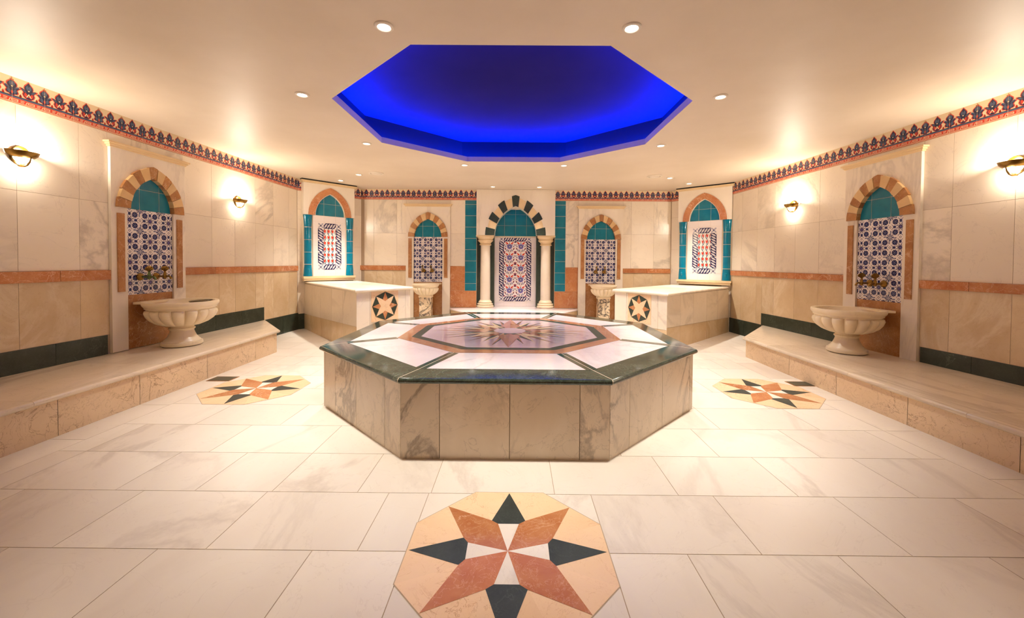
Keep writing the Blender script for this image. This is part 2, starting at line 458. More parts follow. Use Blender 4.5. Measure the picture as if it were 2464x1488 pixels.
# ceiling with the octagonal opening
OCX, OCY, OA, OAY, OKX, OKY = 0.0115, 0.167, 1.517, 1.454, 0.631, 0.617
O = octo(OCX, OCY, OA, OAY, OKX, OKY)
mb = MB('ceil')
xl, xr_, yb, yt = -4.1, 4.2, YB-0.1, 4.3
def cp(*pts): mb.poly([(x, y, CEIL) for x, y in pts][::-1])
cp((xl, yb), (xr_, yb), (xr_, O[0][1]), (O[1]), (O[0]), (xl, O[0][1]))
cp((xl, O[4][1]), O[5], O[4], (xr_, O[4][1]), (xr_, yt), (xl, yt))
cp((xl, O[0][1]), O[0], O[7], O[6], O[5], (xl, O[4][1]))
cp(O[1], (xr_, O[0][1]), (xr_, O[4][1]), O[4], O[3], O[2])
struct(mb.build('ceiling'))

# ---- left wall
xA = [-3.6, -3.0, -2.4, -1.8, -1.2, -0.6, -0.2, 0.2, 0.615, 0.851]
xB = [1.637, 2.04, 2.42, 2.81, 3.20, 3.588, 3.81]
xBt = [1.637, 2.04, 2.81, 3.20, 3.588, 3.81]
xAt = [-3.6, -3.0, -2.4, -1.8, -1.2, -0.4, 0.2, 0.618, 0.851]
cells = (cols(xAt, 1.678, ZF, 'white')+cols(xA, 1.06, 1.678, 'white')+cols(xBt, 1.683, ZF, 'white')+cols(xB, 1.07, 1.683, 'white')
         + cols(xA, 0.46, 0.97, 'beige')+cols([1.637, 2.15, 2.42, 2.81, 2.98], 0.47, 0.985, 'beige')
         + cols([2.98, 3.2, 3.588, 3.81], 0.28, 0.985, 'beige')
         + cols([0.851, 1.637], 0.285, 2.33, 'niche'))
wallmesh('wall_left', FL, cells, (-3.6, 3.87))
# ---- right wall (x runs from the far end to the near end, negative distances)
rA = [-3.425, -3.165, -2.79, -2.414, -2.025, -1.638, -1.25]
rAt = [-3.425, -3.165, -2.79, -2.414, -1.638, -1.25]
rB = [-0.455, -0.215, 0.208, 0.6, 1.0, 1.6, 2.2, 2.8, 3.4, 4.0]
cells = (cols(rAt, 1.69, ZF, 'white')+cols(rA, 1.045, 1.69, 'white')+cols(rB, 1.68, ZF, 'white')+cols(rB, 1.02, 1.68, 'white')
         + cols([-2.66, -2.414, -2.025, -1.638, -1.25], 0.42, 0.965, 'beige')+cols([-3.425, -3.165, -2.79, -2.66], 0.245, 0.965, 'beige')
         + cols(rB, 0.39, 0.942, 'beige')+cols([-1.25, -0.455], 0.24, 2.33, 'niche'))
wallmesh('wall_right', FR, cells, (-3.49, 4.0))
# ---- back wall in two halves either side of the alcove
cells = (cols([-2.84, -2.66, -2.22, -2.04], 1.694, ZF, 'white')+cols([-2.84, -2.66, -2.22, -2.04], 1.074, 1.694, 'white')
         + cols([-2.04, -1.20], 2.2, ZF, 'white')+cols([-1.20, -0.92], 1.694, ZF, 'white')+cols([-1.20, -0.92], 1.075, 1.694, 'white')
         + cols([-2.84, -2.6, -2.3, -2.04], 0.3, 0.988, 'beige')+cols([-2.84, -2.6, -2.3, -2.04], 0.0, 0.3, 'green')
         + [(-1.20, -0.92, 0.775, 1.075, 'rosso'), (-1.20, -0.92, 0.605, 0.775, 'rosso'), (-1.20, -0.70, 0.285, 0.605, 'rosso'),
            (-1.20, -0.70, 0.0, 0.285, 'beige'), (-2.04, -1.20, 0.0, 2.2, 'niche')]
         + cols([0.79+0.205+0.0, 1.235], 1.70, ZF, 'white')+cols([0.995, 1.235], 1.066, 1.70, 'white')
         + cols([1.235, 2.085], 2.2, ZF, 'white')+cols([2.085, 2.24, 2.67, 2.99], 1.70, ZF, 'white')+cols([2.085, 2.24, 2.67, 2.99], 1.052, 1.70, 'white')
         + cols([2.085, 2.30, 2.65, 2.99], 0.3, 0.97, 'beige')+cols([2.085, 2.30, 2.65, 2.99], 0.0, 0.3, 'green')
         + [(0.995, 1.235, 0.6, 1.066, 'rosso'), (0.79, 1.235, 0.285, 0.6, 'rosso'), (0.79, 1.235, 0.0, 0.285, 'beige'), (1.235, 2.085, 0.0, 2.2, 'niche')])
mb = MB('grout')
tiles(mb, cells)
z = ZF
zz = [0.605, 0.745, 0.96, 1.175, 1.39, 1.605, 1.82, 2.035, 2.25, 2.33]
for a, b_ in ((-0.92, -0.70), (0.79, 0.995)):
    mb.box(a, b_, 0.0015, 0.004, 0.605, ZF, 'lightgrout')
    for z0, z1 in zip(zz[:-1], zz[1:]):
        mb.box(a+0.003, b_-0.003, -0.001, 0.003, z0+0.003, z1-0.003, 'teal', rnd())
mb.box(-3.0, -0.70, 0.003, 0.5, 0, CEIL, 'grout'); mb.box(0.79, 3.1, 0.003, 0.5, 0, CEIL, 'grout')
mb.box(-0.72, 0.81, 0.30, 0.5, 0, CEIL, 'grout')
struct(mb.build('wall_back', loc=(0, 3.75, 0)))
# ---- diagonal corner walls
def corner_wall(name, a, b_):
    d = Vector(b_)-Vector(a); L = d.length; fr = Frame(a[0], a[1], math.atan2(d.y, d.x))
    zs = [0.0, 0.275, 0.8, 1.4, 2.0, ZF]
    c = [(0, 0.16, 0, 0.26, 'green'), (0, 0.16, 0.26, 0.78, 'white'), (0, 0.16, 0.78, 1.42, 'white'), (0, 0.16, 1.42, 2.02, 'white'), (0, 0.16, 2.02, ZF, 'white'),
         (L-0.16, L, 0, 0.78, 'white'), (L-0.16, L, 0.78, 1.42, 'white'), (L-0.16, L, 1.42, 2.02, 'white'), (L-0.16, L, 2.02, ZF, 'white')]
    wallmesh(name, fr, c, (-0.02, L+0.02), g=0.0025)
    return fr, L
FCL, LCL = corner_wall('wall_left_corner', (-3.605, 2.82), (-2.90, 3.75))
FCR, LCR = corner_wall('wall_right_corner', (3.005, 3.75), (3.715, 2.93))
# ---- wall behind the camera
mb = MB('white'); mb.box(-3.95, 4.2, -0.1, 0.0, 0, CEIL, 'white', 0.3); struct(mb.build('wall_front', loc=(0, YB, 0)))

# ---- skirting, dado rail
def trim(name, frame, boxes, mt, g=0.003):
    mb = MB(mt)
    for x0, x1, y0, y1, z0, z1 in boxes:
        n = max(1, round((x1-x0)/0.42)); w = (x1-x0)/n
        for k in range(n): mb.box(x0+w*k+g/2, x0+w*(k+1)-g/2, y0, y1, z0, z1, mt, rnd())
    return struct(mb.build(name, loc=(frame.o[0], frame.o[1], 0), rotz=frame.a))
trim('baseboard_left', FL, [(-3.6, 0.83, -0.006, 0.004, 0.28, 0.458), (1.637, 2.98, -0.006, 0.004, 0.28, 0.47), (2.98, 3.86, -0.006, 0.004, 0, 0.278)], 'green')
trim('baseboard_right', FR, [(-3.46, -2.66, -0.006, 0.004, 0, 0.245), (-2.66, -1.25, -0.006, 0.004, 0.24, 0.42), (-0.44, 4.0, -0.006, 0.004, 0.24, 0.388)], 'green')
trim('trim_1', FL, [(-3.6, 0.862, -0.02, 0.004, 0.97, 1.058), (1.637, 3.811, -0.02, 0.004, 0.987, 1.07)], 'rosso')
trim('trim_2', FR, [(-3.426, -1.257, -0.02, 0.004, 0.967, 1.043), (-0.466, 4.0, -0.02, 0.004, 0.943, 1.02)], 'rosso')
trim('trim_3', FB, [(-2.92, -2.04, -0.018, 0.004, 0.988, 1.074)], 'rosso')
trim('trim_4', FB, [(2.085, 2.99, -0.018, 0.004, 0.97, 1.052)], 'rosso')

# ---- painted frieze tiles 0.2 x 0.2
def palmette(kind):
    S = []
    def both(lay, P, mt):
        S.append((lay, P, mt)); S.append((lay, [(-x, z) for x, z in P][::-1], mt))
    dk = 'friezeblue'
    body = [(0, 0.062), (0.014, 0.064), (0.028, 0.076), (0.034, 0.092), (0.029, 0.108), (0.037, 0.118), (0.0465, 0.128), (0.0475, 0.134), (0.034, 0.134), (0.022, 0.128),
            (0.026, 0.142), (0.023, 0.156), (0.011, 0.172), (0, 0.188)]
    if kind == 'B':
        body = [(0, 0.060), (0.010, 0.062), (0.016, 0.070), (0.030, 0.072), (0.035, 0.084), (0.028, 0.098), (0.034, 0.108), (0.0435, 0.116), (0.044, 0.122), (0.030, 0.122), (0.020, 0.120),
                (0.028, 0.134), (0.026, 0.148), (0.011, 0.164), (0, 0.174)]
    full = body+[(-x, z) for x, z in body[::-1][1:-1]]
    cx_, cz_ = 0, 0.115
    S.append((1, [(x*1.20, cz_+(z-cz_)*1.09+0.0015) for x, z in full], 'friezered'))
    S.append((2, full, dk))
    # petals with blue-grey hearts
    both(3, leafp(0.008, 0.128, 0.009, 0.168, 0.009), 'friezegrey')
    both(3, leafp(0.012, 0.110, 0.044, 0.130, 0.0055), 'friezegrey')
    both(3, leafp(0.014, 0.070, 0.022, 0.110, 0.010), 'friezegrey' if kind == 'B' else 'friezered')
    S.append((4, ell(0, 0.126, 0.006, 0.005, n=8), 'ivory'))
    if kind == 'A':
        S.append((4, [(-0.017, 0.076), (-0.010, 0.074), (0, 0.094), (0.010, 0.074), (0.017, 0.076), (0, 0.106)], 'ivory'))
        S.append((5, [(-0.007, 0.076), (0.007, 0.076), (0, 0.090)], 'friezered'))
    else:
        S.append((4, leafp(0, 0.066, 0, 0.10, 0.006), 'friezered'))
        S.append((4, barp(-0.012, 0.178, 0.012, 0.178, 0.005), 'brass'))
        S.append((4, barp(0, 0.168, 0, 0.192, 0.005), 'friezered'))
    # red trefoil between two palmettes
    both(1, [(0.043, 0.058), (0.057, 0.058), (0.0575, 0.070), (0.050, 0.084), (0.0425, 0.070)], 'friezered')
    return S
PA, PB = palmette('A'), palmette('B')
MEAND = [(0, rect(-0.05, 0.05, 0.0, 0.044), 'friezered'), (0, rect(-0.05, 0.05, 0.045, 0.060), 'friezegrey'), (1, rect(-0.05, 0.05, 0.056, 0.060), 'friezeblue')]
for q_ in (barp(-0.05, 0.012, -0.02, 0.012, 0.004), barp(-0.02, 0.010, -0.012, 0.034, 0.004), barp(-0.012, 0.034, 0.034, 0.034, 0.004),
           barp(-0.006, 0.023, 0.034, 0.023, 0.004), barp(-0.006, 0.023, -0.003, 0.029, 0.004), barp(-0.05, 0.034, -0.026, 0.034, 0.004), barp(-0.05, 0.023, -0.030, 0.023, 0.004), barp(-0.05, 0.004, 0.05, 0.004, 0.003), barp(0.034, 0.020, 0.034, 0.036, 0.004), barp(-0.02, 0.012, 0.05, 0.012, 0.004)):
    MEAND.append((1, q_, 'ivory'))
def frieze(name, frame, x0, x1, phase):
    """phase: x of one palmette of the first kind"""
    mb = MB('ivory')
    mb.box(x0, x1, -0.004, 0.002, ZF, CEIL, 'ivory')
    cl = rect(x0, x1, ZF, CEIL)
    k0 = math.floor((x0-phase)/0.2)-1; k1 = math.ceil((x1-phase)/0.2)+1
    for k in range(k0, k1+1):
        x = phase+0.2*k
        stamp(mb, PA, x, ZF, 1.0, -0.004, cl); stamp(mb, PB, x+0.1, ZF, 1.0, -0.004, cl)
        stamp(mb, MEAND, x, ZF, 1.0, -0.004, cl); stamp(mb, MEAND, x+0.1, ZF, 1.0, -0.004, cl)
        stamp(mb, [(6, rect(-0.0007, 0.0007, 0, 0.198), 'ivory')], x+0.1, ZF, 1.0, -0.004, cl)
    return struct(mb.build(name, loc=(frame.o[0], frame.o[1], 0), rotz=frame.a))
frieze('trim_5', FL, -3.6, 3.86, 0.279)
frieze('trim_6', FR, -3.46, 4.0, 0.05)
frieze('trim_7', FB, -2.90, -0.70, -0.80)
frieze('trim_8', FB, 0.79, 3.01, 0.94)
frieze('trim_9', FCL, 0.0, LCL, 0.1)
frieze('trim_10', FCR, 0.0, LCR, 0.1)

# ================================================================== ARCHES AND NICHES
def arc_c(a, h): return (h*h-a*a)/(2*a)
def arcpt(a, h, u, cx=0.0, zs=0.0):
    """u 0..1 left springing to apex, 1..2 apex to right springing"""
    c = arc_c(a, h); R = a+c; tm = math.atan2(h, c)
    w = u if u <= 1 else 2-u
    x, z_ = c-R*math.cos(w*tm), R*math.sin(w*tm)
    return (cx+(x if u <= 1 else -x), zs+z_)
def voussoir(mb, ai, hi, ao, ho, u0, u1, cx, zs, y0, y1, m, t, n=4):
    us = [u0+(u1-u0)*k/n for k in range(n+1)]
    if u0 < 1 < u1: us = sorted(set(us+[1.0]))
    P = [arcpt(ao, ho, u, cx, zs) for u in us]+[arcpt(ai, hi, u, cx, zs) for u in us[::-1]]
    mb.wall_prism(P[::-1], y0, y1, m, t)
def arch_slab(mb, x0, x1, zs, ztop, a, h, cx, y0, y1, m, t=0.2, zbot=None, n=24):
    """slab with a pointed opening; legs down to zbot"""
    us = [2*k/n for k in range(n+1)]
    C = [arcpt(a, h, u, cx, zs) for u in us]
    for p, q in zip(C[:-1], C[1:]):
        mb.poly([(p[0], y0, p[1]), (q[0], y0, q[1]), (q[0], y0, ztop), (p[0], y0, ztop)], m, t)
        mb.poly([(p[0], y0, p[1]), (p[0], y1, p[1]), (q[0], y1, q[1]), (q[0], y0, q[1])], m, t)      # soffit
    zb = zbot if zbot is not None else zs
    for a0, b0 in ((x0, cx-a), (cx+a, x1)):
        mb.box(a0, b0, y0, y1, zb, ztop, m, t)
    mb.poly([(cx-a, y0, ztop), (cx+a, y0, ztop), (cx+a, y1, ztop), (cx-a, y1, ztop)], m, t)
def teal_tympanum(mb, a, h, cx, zs, y, xs, zl, mt='teal'):
    C = [arcpt(a, h, 2*k/24, cx, zs) for k in range(25)][::-1]       # counter-clockwise from right springing to left
    mb.poly([(x, y+0.002, z_) for x, z_ in C], 'lightgrout')
    for i in range(len(xs)-1):
        for j in range(len(zl)-1):
            Q = clip(rect(xs[i]+0.002, xs[i+1]-0.002, zl[j]+0.002, zl[j+1]-0.002), inset(C, 0.001))
            if Q: mb.poly([(x, y, z_) for x, z_ in Q], mt, rnd())

# floral tile, period 0.2 m, star in the middle (unit = 1 period)
BLUE = []
def both4(lay, f, mt):
    for k in range(4):
        c, s_ = round(math.cos(k*PI/2)), round(math.sin(k*PI/2))
        BLUE.append((lay, [(x*c-z_*s_, x*s_+z_*c) for x, z_ in f], mt))
for k in range(8):
    a_ = k*PI/4
    for sg in (0.36, -0.36):
        BLUE.append((0, barp(0.08*math.sin(a_), 0.08*math.cos(a_), 0.185*math.sin(a_+sg), 0.185*math.cos(a_+sg), 0.020), 'navy'))
BLUE.append((1, starp(0, 0, 0.125, 0.075, 8), 'navy')); BLUE.append((2, starp(0, 0, 0.055, 0.03, 8), 'violet'))
both4(0, starp(0.255, 0.255, 0.150, 0.125, 9), 'navy')
for k in range(5):
    a_ = 2*PI*k/5+0.5
    both4(1, leafp(0.255+0.03*math.cos(a_), 0.255+0.03*math.sin(a_), 0.255+0.115*math.cos(a_), 0.255+0.115*math.sin(a_), 0.020), 'slate')
both4(2, ell(0.255, 0.255, 0.016, n=6), 'tilewhite')
both4(0, ell(0, 0.29, 0.070, 0.085, n=10), 'slate'); both4(1, leafp(0, 0.22, 0, 0.36, 0.03), 'navy')
both4(1, leafp(0.055, 0.25, 0.02, 0.34, 0.012), 'navy'); both4(1, leafp(-0.055, 0.25, -0.02, 0.34, 0.012), 'navy')
both4(0, barp(-0.045, 0.35, -0.12, 0.435, 0.022), 'navy'); both4(0, barp(0.045, 0.35, 0.12, 0.435, 0.022), 'navy')
both4(0, barp(-0.055, 0.50, 0, 0.445, 0.018), 'navy'); both4(0, barp(0.055, 0.50, 0, 0.445, 0.018), 'navy')
both4(0, barp(0.11, 0.13, 0.15, 0.17, 0.02), 'navy'); both4(0, leafp(0.10, 0.235, 0.05, 0.185, 0.018), 'slate'); both4(0, leafp(0.235, 0.10, 0.185, 0.05, 0.018), 'slate')
both4(0, ell(0.5, 0.25, 0.078, n=10), 'slate'); both4(1, barp(0.425, 0.25, 0.575, 0.25, 0.016), 'tilewhite'); both4(1, barp(0.5, 0.175, 0.5, 0.325, 0.016), 'tilewhite')
both4(1, leafp(0.44, 0.19, 0.56, 0.31, 0.014), 'navy')
both4(0, barp(0.33, 0.405, 0.5, 0.405, 0.022), 'navy'); both4(0, barp(0.405, 0.33, 0.405, 0.5, 0.022), 'navy')
both4(0, barp(0.40, 0.5, 0.5, 0.5, 0.016), 'navy')
both4(0, ell(0.455, 0.455, 0.034, n=8), 'slate'); both4(0, ell(0.355, 0.5, 0.045, n=8), 'slate'); both4(0, ell(0.5, 0.355, 0.045, n=8), 'slate')
both4(1, ell(0.355, 0.5, 0.02, n=6), 'navy'); both4(1, ell(0.5, 0.355, 0.02, n=6), 'navy')
def floral_panel(mb, x0, x1, z0, z1, cx, cz, y):
    mb.box(x0, x1, y, y+0.006, z0, z1, 'tilewhite')
    cl = rect(x0, x1, z0, z1); P = 0.207
    for i in range(-3, 4):
        for j in range(-6, 7):
            ox, oz = cx+i*P, cz+j*P
            if ox+P < x0 or ox-P > x1 or oz+P < z0 or oz-P > z1: continue
            clq = rect(max(x0, ox-P/2), min(x1, ox+P/2), max(z0, oz-P/2), min(z1, oz+P/2))
            if clq[0][0] >= clq[1][0] or clq[0][1] >= clq[2][1]: continue
            stamp(mb, BLUE, ox, oz, P, y, clq)

def wall_niche(frame, x, label, w=0.785, zb=0.285, zs=1.65, apex_i=0.33, apex_o=0.445, ai=0.232, ao=0.349, panel=(0.812, 1.648), top=2.2, ch=0.05, prong=True, kw=0.24, kz=(0.0, 0.36), side=(0.85, 1.595), stepy=0.0):
    L = frame.loc(x)
    t = thing('wall_niche', label, 'wall niche', (L[0], L[1], 0), frame.a)
    mb = MB('niche')
    arch_slab(mb, -w/2, w/2, zs, top, ai+0.015, apex_i+0.015, 0, -0.028, 0.0, 'niche', 0.4, zbot=zb)
    mb.build('surround', t)
    # cornice: small stepped moulding
    mb = MB('cream')
    for k, (o_, z0, z1) in enumerate(((0.012, 0, 0.016), (0.024, 0.016, 0.034), (0.04, 0.034, 0.05))):
        mb.box(-w/2-o_, w/2+o_, -0.028-o_*0.8, 0.0, top+z0, top+z1, 'cream', 0.1)
    mb.build('cornice', t)
    us = [2*k/13 for k in range(14)]; jit = [0]+[random.uniform(-0.014, 0.014) for _ in range(12)]+[0]
    for k in range(13):
        mb = MB('brown' if k % 2 == 0 else 'tan')
        voussoir(mb, ai, apex_i, ao+(0.006 if k % 2 == 0 else 0.0), apex_o+(0.006 if k % 2 == 0 else 0.0), us[k]+0.003+jit[k], us[k+1]-0.003+jit[k+1], 0, zs, -0.054-0.004*(k % 2), -0.003, 0, rnd())
        mb.build('voussoir', t)
    for sx in (-1, 1):
        mb = MB('brown'); cxs = sx*(ai+w/2)/2-(0.0 if sx > 0 else 0.0)
        mb.box(cxs-0.032, cxs+0.032, -0.040, -0.028, side[0], side[1], 'brown', rnd())
        mb.build('side_strip', t)
    mb = MB('teal'); teal_tympanum(mb, ai, apex_i, 0, zs, -0.006, [-0.31, -0.104, 0.104, 0.31], [zs, zs+0.205, zs+0.41]); mb.build('teal_tiles', t)
    mb = MB('tilewhite'); floral_panel(mb, -ai-0.015, ai+0.015, panel[0], zs, 0.0, zs-0.105, -0.008); mb.build('floral_panel', t)
    mb = MB('brown'); mb.box(-ai-0.015, ai+0.015, -0.006, 0.0, zb, panel[0], 'brown', rnd()); mb.build('base_panel', t)
    return t
wall_niche(FL, 1.244, 'arched niche with blue floral tiles on the left wall behind the large basin')
wall_niche(FR, -0.853, 'arched niche with blue floral tiles on the right wall behind the large basin', zb=0.24, panel=(0.785, 1.648), w=0.80, top=2.235, side=(0.83, 1.6))
wall_niche(FB, -1.62, 'small arched niche with blue floral tiles on the back wall, left of the columns', w=0.84, zb=0.0, zs=1.625, panel=(0.768, 1.625), ai=0.258, ao=0.368, apex_i=0.335, apex_o=0.46)
wall_niche(FB, 1.66, 'small arched niche with blue floral tiles on the back wall, right of the columns', w=0.845, zb=0.0, zs=1.60, panel=(0.763, 1.60), ai=0.266, ao=0.372, apex_i=0.345, apex_o=0.465, top=2.18)

# ------------------------------------------------------------------ braided border used by the framed tile pictures
def braid(mb, x0, z0, x1, z1, wd_, y, n):
    """braided border strip running from (x0,z0) to (x1,z1), width wd_, n repeats"""
    dx, dz = x1-x0, z1-z0; L = math.hypot(dx, dz); tx, tz = dx/L, dz/L; nx, nz = -tz, tx
    def P(u, v): return (x0+tx*u+nx*v, z0+tz*u+nz*v)
    def put(lay, pts, mt): 
        Q = [P(u, v) for u, v in pts]
        mb.poly([(x, y-0.00035*(lay+1), z_) for x, z_ in Q], mt)
    put(0, [(0, -wd_/2), (L, -wd_/2), (L, wd_/2), (0, wd_/2)], 'navy')
    s_ = L/n
    for k in range(n):
        o = s_*(k+0.5)
        for j in (-0.36, -0.14, 0.08, 0.30):
            a0, b0 = (o+j*s_-0.10*s_, -wd_*0.44), (o+j*s_+0.16*s_, wd_*0.44)
            put(1, leafp(a0[0], a0[1], b0[0], b0[1], wd_*0.135), 'tilewhite')
            put(2, leafp(a0[0]+0.03*s_, a0[1]*0.8, b0[0]-0.03*s_, b0[1]*0.8, wd_*0.028), 'slate')
        put(1, [(o-0.5*s_, wd_*0.5), (o-0.5*s_, 0.1*wd_), (o-0.34*s_, wd_*0.45)], 'tilewhite')
        put(1, [(o+0.5*s_, -wd_*0.5), (o+0.5*s_, -0.1*wd_), (o+0.34*s_, -wd_*0.45)], 'tilewhite')
def corner_rosette(mb, cx, cz, w, y):
    mb.poly([(x, y-0.0004, z_) for x, z_ in rect(cx-w/2, cx+w/2, cz-w/2, cz+w/2)], 'tilewhite')
    for k in range(4):
        a = k*PI/2+PI/4
        stamp(mb, [(1, leafp(0, 0, 0.62*math.cos(a), 0.62*math.sin(a), 0.13), 'slate'), (2, leafp(0.1*math.cos(a), 0.1*math.sin(a), 0.5*math.cos(a), 0.5*math.sin(a), 0.05), 'tilewhite')], cx, cz, w, y)
    stamp(mb, [(3, ell(0, 0, 0.12, n=8), 'navy')], cx, cz, w, y)
def frame_border(mb, x0, x1, z0, z1, w, y, nx_, nz_):
    braid(mb, x0+w, z1-w/2, x1-w, z1-w/2, w, y, nx_); braid(mb, x0+w, z0+w/2, x1-w, z0+w/2, w, y, nx_)
    braid(mb, x0+w/2, z0+w, x0+w/2, z1-w, w, y, nz_); braid(mb, x1-w/2, z0+w, x1-w/2, z1-w, w, y, nz_)
    for cx_, cz_ in ((x0+w/2, z0+w/2), (x1-w/2, z0+w/2), (x0+w/2, z1-w/2), (x1-w/2, z1-w/2)): corner_rosette(mb, cx_, cz_, w, y)

# ------------------------------------------------------------------ corner piers over the corner slabs
def corner_pier(A, B, wallA, wallB, label, zadj=0.0):
    """A left front corner, B right front corner, wall ends behind them"""
    d = Vector(B)-Vector(A); w = d.length; ang = math.atan2(d.y, d.x)
    t = thing('corner_pier', label, 'arched tile pier', (A[0], A[1], 0), ang)
    c, s_ = math.cos(-ang), math.sin(-ang)
    def loc(P): 
        x, y = P[0]-A[0], P[1]-A[1]; return (x*c-y*s_, x*s_+y*c)
    wa, wb = loc(wallA), loc(wallB)
    def yw(x): return wa[1]+(wb[1]-wa[1])*(x-wa[0])/(wb[0]-wa[0])-0.002
    zs, zt, z0 = 1.935+zadj, 2.47, 0.862+zadj*1.2
    h_i, h_o, a_i, a_o, cx = 0.372, 0.487, 0.246, 0.364, w/2+0.005
    mb = MB('niche')
    arch_slab(mb, 0, w, zs, zt, a_i, h_i, cx, 0.0, 0.05, 'niche', 0.5)
    mb.prism([(0.0, 0.05), (w, 0.05), (w, max(yw(w), 0.06)), (0.0, max(yw(0), 0.06))], z0, zt, 'niche', 0.6)
    mb.build('surround', t)
    mb = MB('cream')
    mb.box(-0.02, w+0.02, -0.02, 0.05, zt, zt+0.018, 'cream'); mb.box(-0.04, w+0.04, -0.035, 0.05, zt+0.018, zt+0.036, 'cream')
    mb.build('cornice', t)
    mb = MB('shadowgap'); mb.box(-0.035, w+0.035, -0.028, 0.05, zt+0.036, CEIL-0.002, 'shadowgap'); o = mb.build('shadow_gap_strip', t); o['label'] = 'black strip standing in for the shadow line between cornice and ceiling'  # shade in the gap above the cornice, drawn as a black strip
    mb = MB('rosso')
    for k in range(24): voussoir(mb, a_i+0.012, h_i+0.012, a_o, h_o, 2*k/24, 2*(k+1)/24, cx, zs, -0.014, 0.002, 'rosso', 0.77, n=1)
    mb.build('arch_band', t)
    mb = MB('teal'); teal_tympanum(mb, a_i+0.02, h_i+0.02, cx, zs, 0.03, [cx-0.4, cx-0.1, cx+0.1, cx+0.4], [zs, zs+0.205, zs+0.5]); mb.build('teal_tiles', t)
    # white tile field with framed picture
    mb = MB('lightgrout'); yf = 0.028
    mb.box(0.155, w-0.15, yf+0.002, 0.05, z0+0.03, zs, 'lightgrout')
    xs = [0.16, cx-0.1, cx+0.1, w-0.155]; zz_ = [z0+0.03, z0+0.15, z0+0.355, z0+0.56, z0+0.765, z0+0.97, zs]
    for a0, b0 in zip(xs[:-1], xs[1:]):
        for c0, d0 in zip(zz_[:-1], zz_[1:]): mb.box(a0+0.0012, b0-0.0012, yf, yf+0.003, c0+0.0012, d0-0.0012, 'tilewhite', rnd())
    x0, x1, p0, p1 = cx-0.20, cx+0.20, zs-0.935, zs-0.125
    bw = 0.095
    frame_border(mb, x0, x1, p0, p1, bw, yf-0.001, 1, 3)
    ix0, ix1, iz0, iz1 = x0+bw, x1-bw, p0+bw, p1-bw
    mb.poly([(x, yf-0.0013, z_) for x, z_ in rect(ix0, ix1, iz0, iz1)], 'tilewhite')
    cl = rect(ix0+0.002, ix1-0.002, iz0+0.002, iz1-0.002); P = 0.205
    nseg = 30
    for i in range(-1, 5):
        bx = ix0+0.016+i*0.066
        for k in range(nseg):
            za, zb_ = iz0+(iz1-iz0)*k/nseg, iz0+(iz1-iz0)*(k+1)/nseg
            fx = lambda q: bx+0.023*math.sin(2*PI*(q-iz0)/P)
            Q = clip(barp(fx(za), za, fx(zb_), zb_, 0.0095), cl)
            if Q: mb.poly([(x, yf-0.0018, z_) for x, z_ in Q], 'leaf')
        for j in range(0, 4):
            for side, dz_ in ((1, 0.06), (-1, 0.165)):
                zc_ = iz0+j*P+dz_; xc_ = bx+side*0.004+0.020*math.sin(2*PI*(zc_-iz0)/P)-side*0.026
                stamp(mb, [(2, [(0, -0.024), (0.014, -0.012), (0.013, 0.006), (0.02, 0.022), (0.005, 0.014), (0, 0.026), (-0.006, 0.014), (-0.018, 0.02), (-0.013, 0.0), (-0.011, -0.014)], 'tulip'),
                           (1, leafp(0.012*side, -0.05, -0.008*side, -0.018, 0.006), 'slate')], xc_, zc_, 1.22, yf-0.0013, cl)
    mb.build('tulip_tile_panel', t)
    for xc in (0.078, w-0.076):
        mb = MB('tealcol'); n_ = 12; zc = [z0+0.03, z0+0.235, z0+0.44, z0+0.65, z0+0.86, zs]
        for q in range(5):
            a0, b0 = zc[q]+0.003, zc[q+1]-0.003
            def hr(hw, dep, z_): return [(xc-hw*math.cos(PI*k/n_), 0.046-dep*math.sin(PI*k/n_), z_) for k in range(n_+1)]
            if q == 0: R = [hr(0.074, 0.05, a0), hr(0.074, 0.05, a0+0.02), hr(0.070, 0.052, a0+0.10), hr(0.062, 0.05, b0)]
            elif q == 4: R = [hr(0.062, 0.05, a0), hr(0.070, 0.052, b0-0.10), hr(0.074, 0.05, b0-0.02), hr(0.074, 0.05, b0)]
            else: R = [hr(0.062, 0.062, a0), hr(0.062, 0.062, b0)]
            mb.layers(R, 'tealcol', rnd(), closed=False)
            if q: mb.layers([hr(0.0615, 0.0605, a0-0.007), hr(0.0615, 0.0605, a0+0.001)], 'lightgrout', 0, closed=False)
        for q in (0, 4):                                     # raised drop ornament on the end tiles
            zc_ = (zc[q]+zc[q+1])/2
            R = []
            for k in range(5):
                s2 = 1-k/4*0.75
                R.append([(xc+x*s2, -0.006-0.010*k/4, zc_+(z_ if q else -z_)*s2) for x, z_ in [(0, 0.045), (-0.016, 0.012), (-0.02, -0.012), (-0.012, -0.030), (0, -0.035), (0.012, -0.030), (0.02, -0.012), (0.016, 0.012)]])
            mb.layers(R, 'tealcol', 0.3, True, False, True)
        mb.box(xc-0.072, xc+0.072, 0.03, 0.05, z0+0.03, zs, 'lightgrout')
        mb.build('half_column', t)
    mb = MB('cream')
    mb.box(-0.012, w+0.012, -0.03, 0.05, z0-0.005, z0+0.03, 'cream'); mb.box(0.0, w, -0.015, 0.05, z0-0.045, z0-0.005, 'cream')
    mb.build('sill', t)
    return t
corner_pier((-3.491, 2.798), (-2.899, 3.434), (-3.605, 2.82), (-2.90, 3.75), 'left corner pier with red-brown arch, teal half columns and a tulip tile picture')
corner_pier((3.024, 3.489), (3.686, 2.898), (3.005, 3.75), (3.715, 2.93), 'right corner pier with red-brown arch, teal half columns and a tulip tile picture', -0.02)

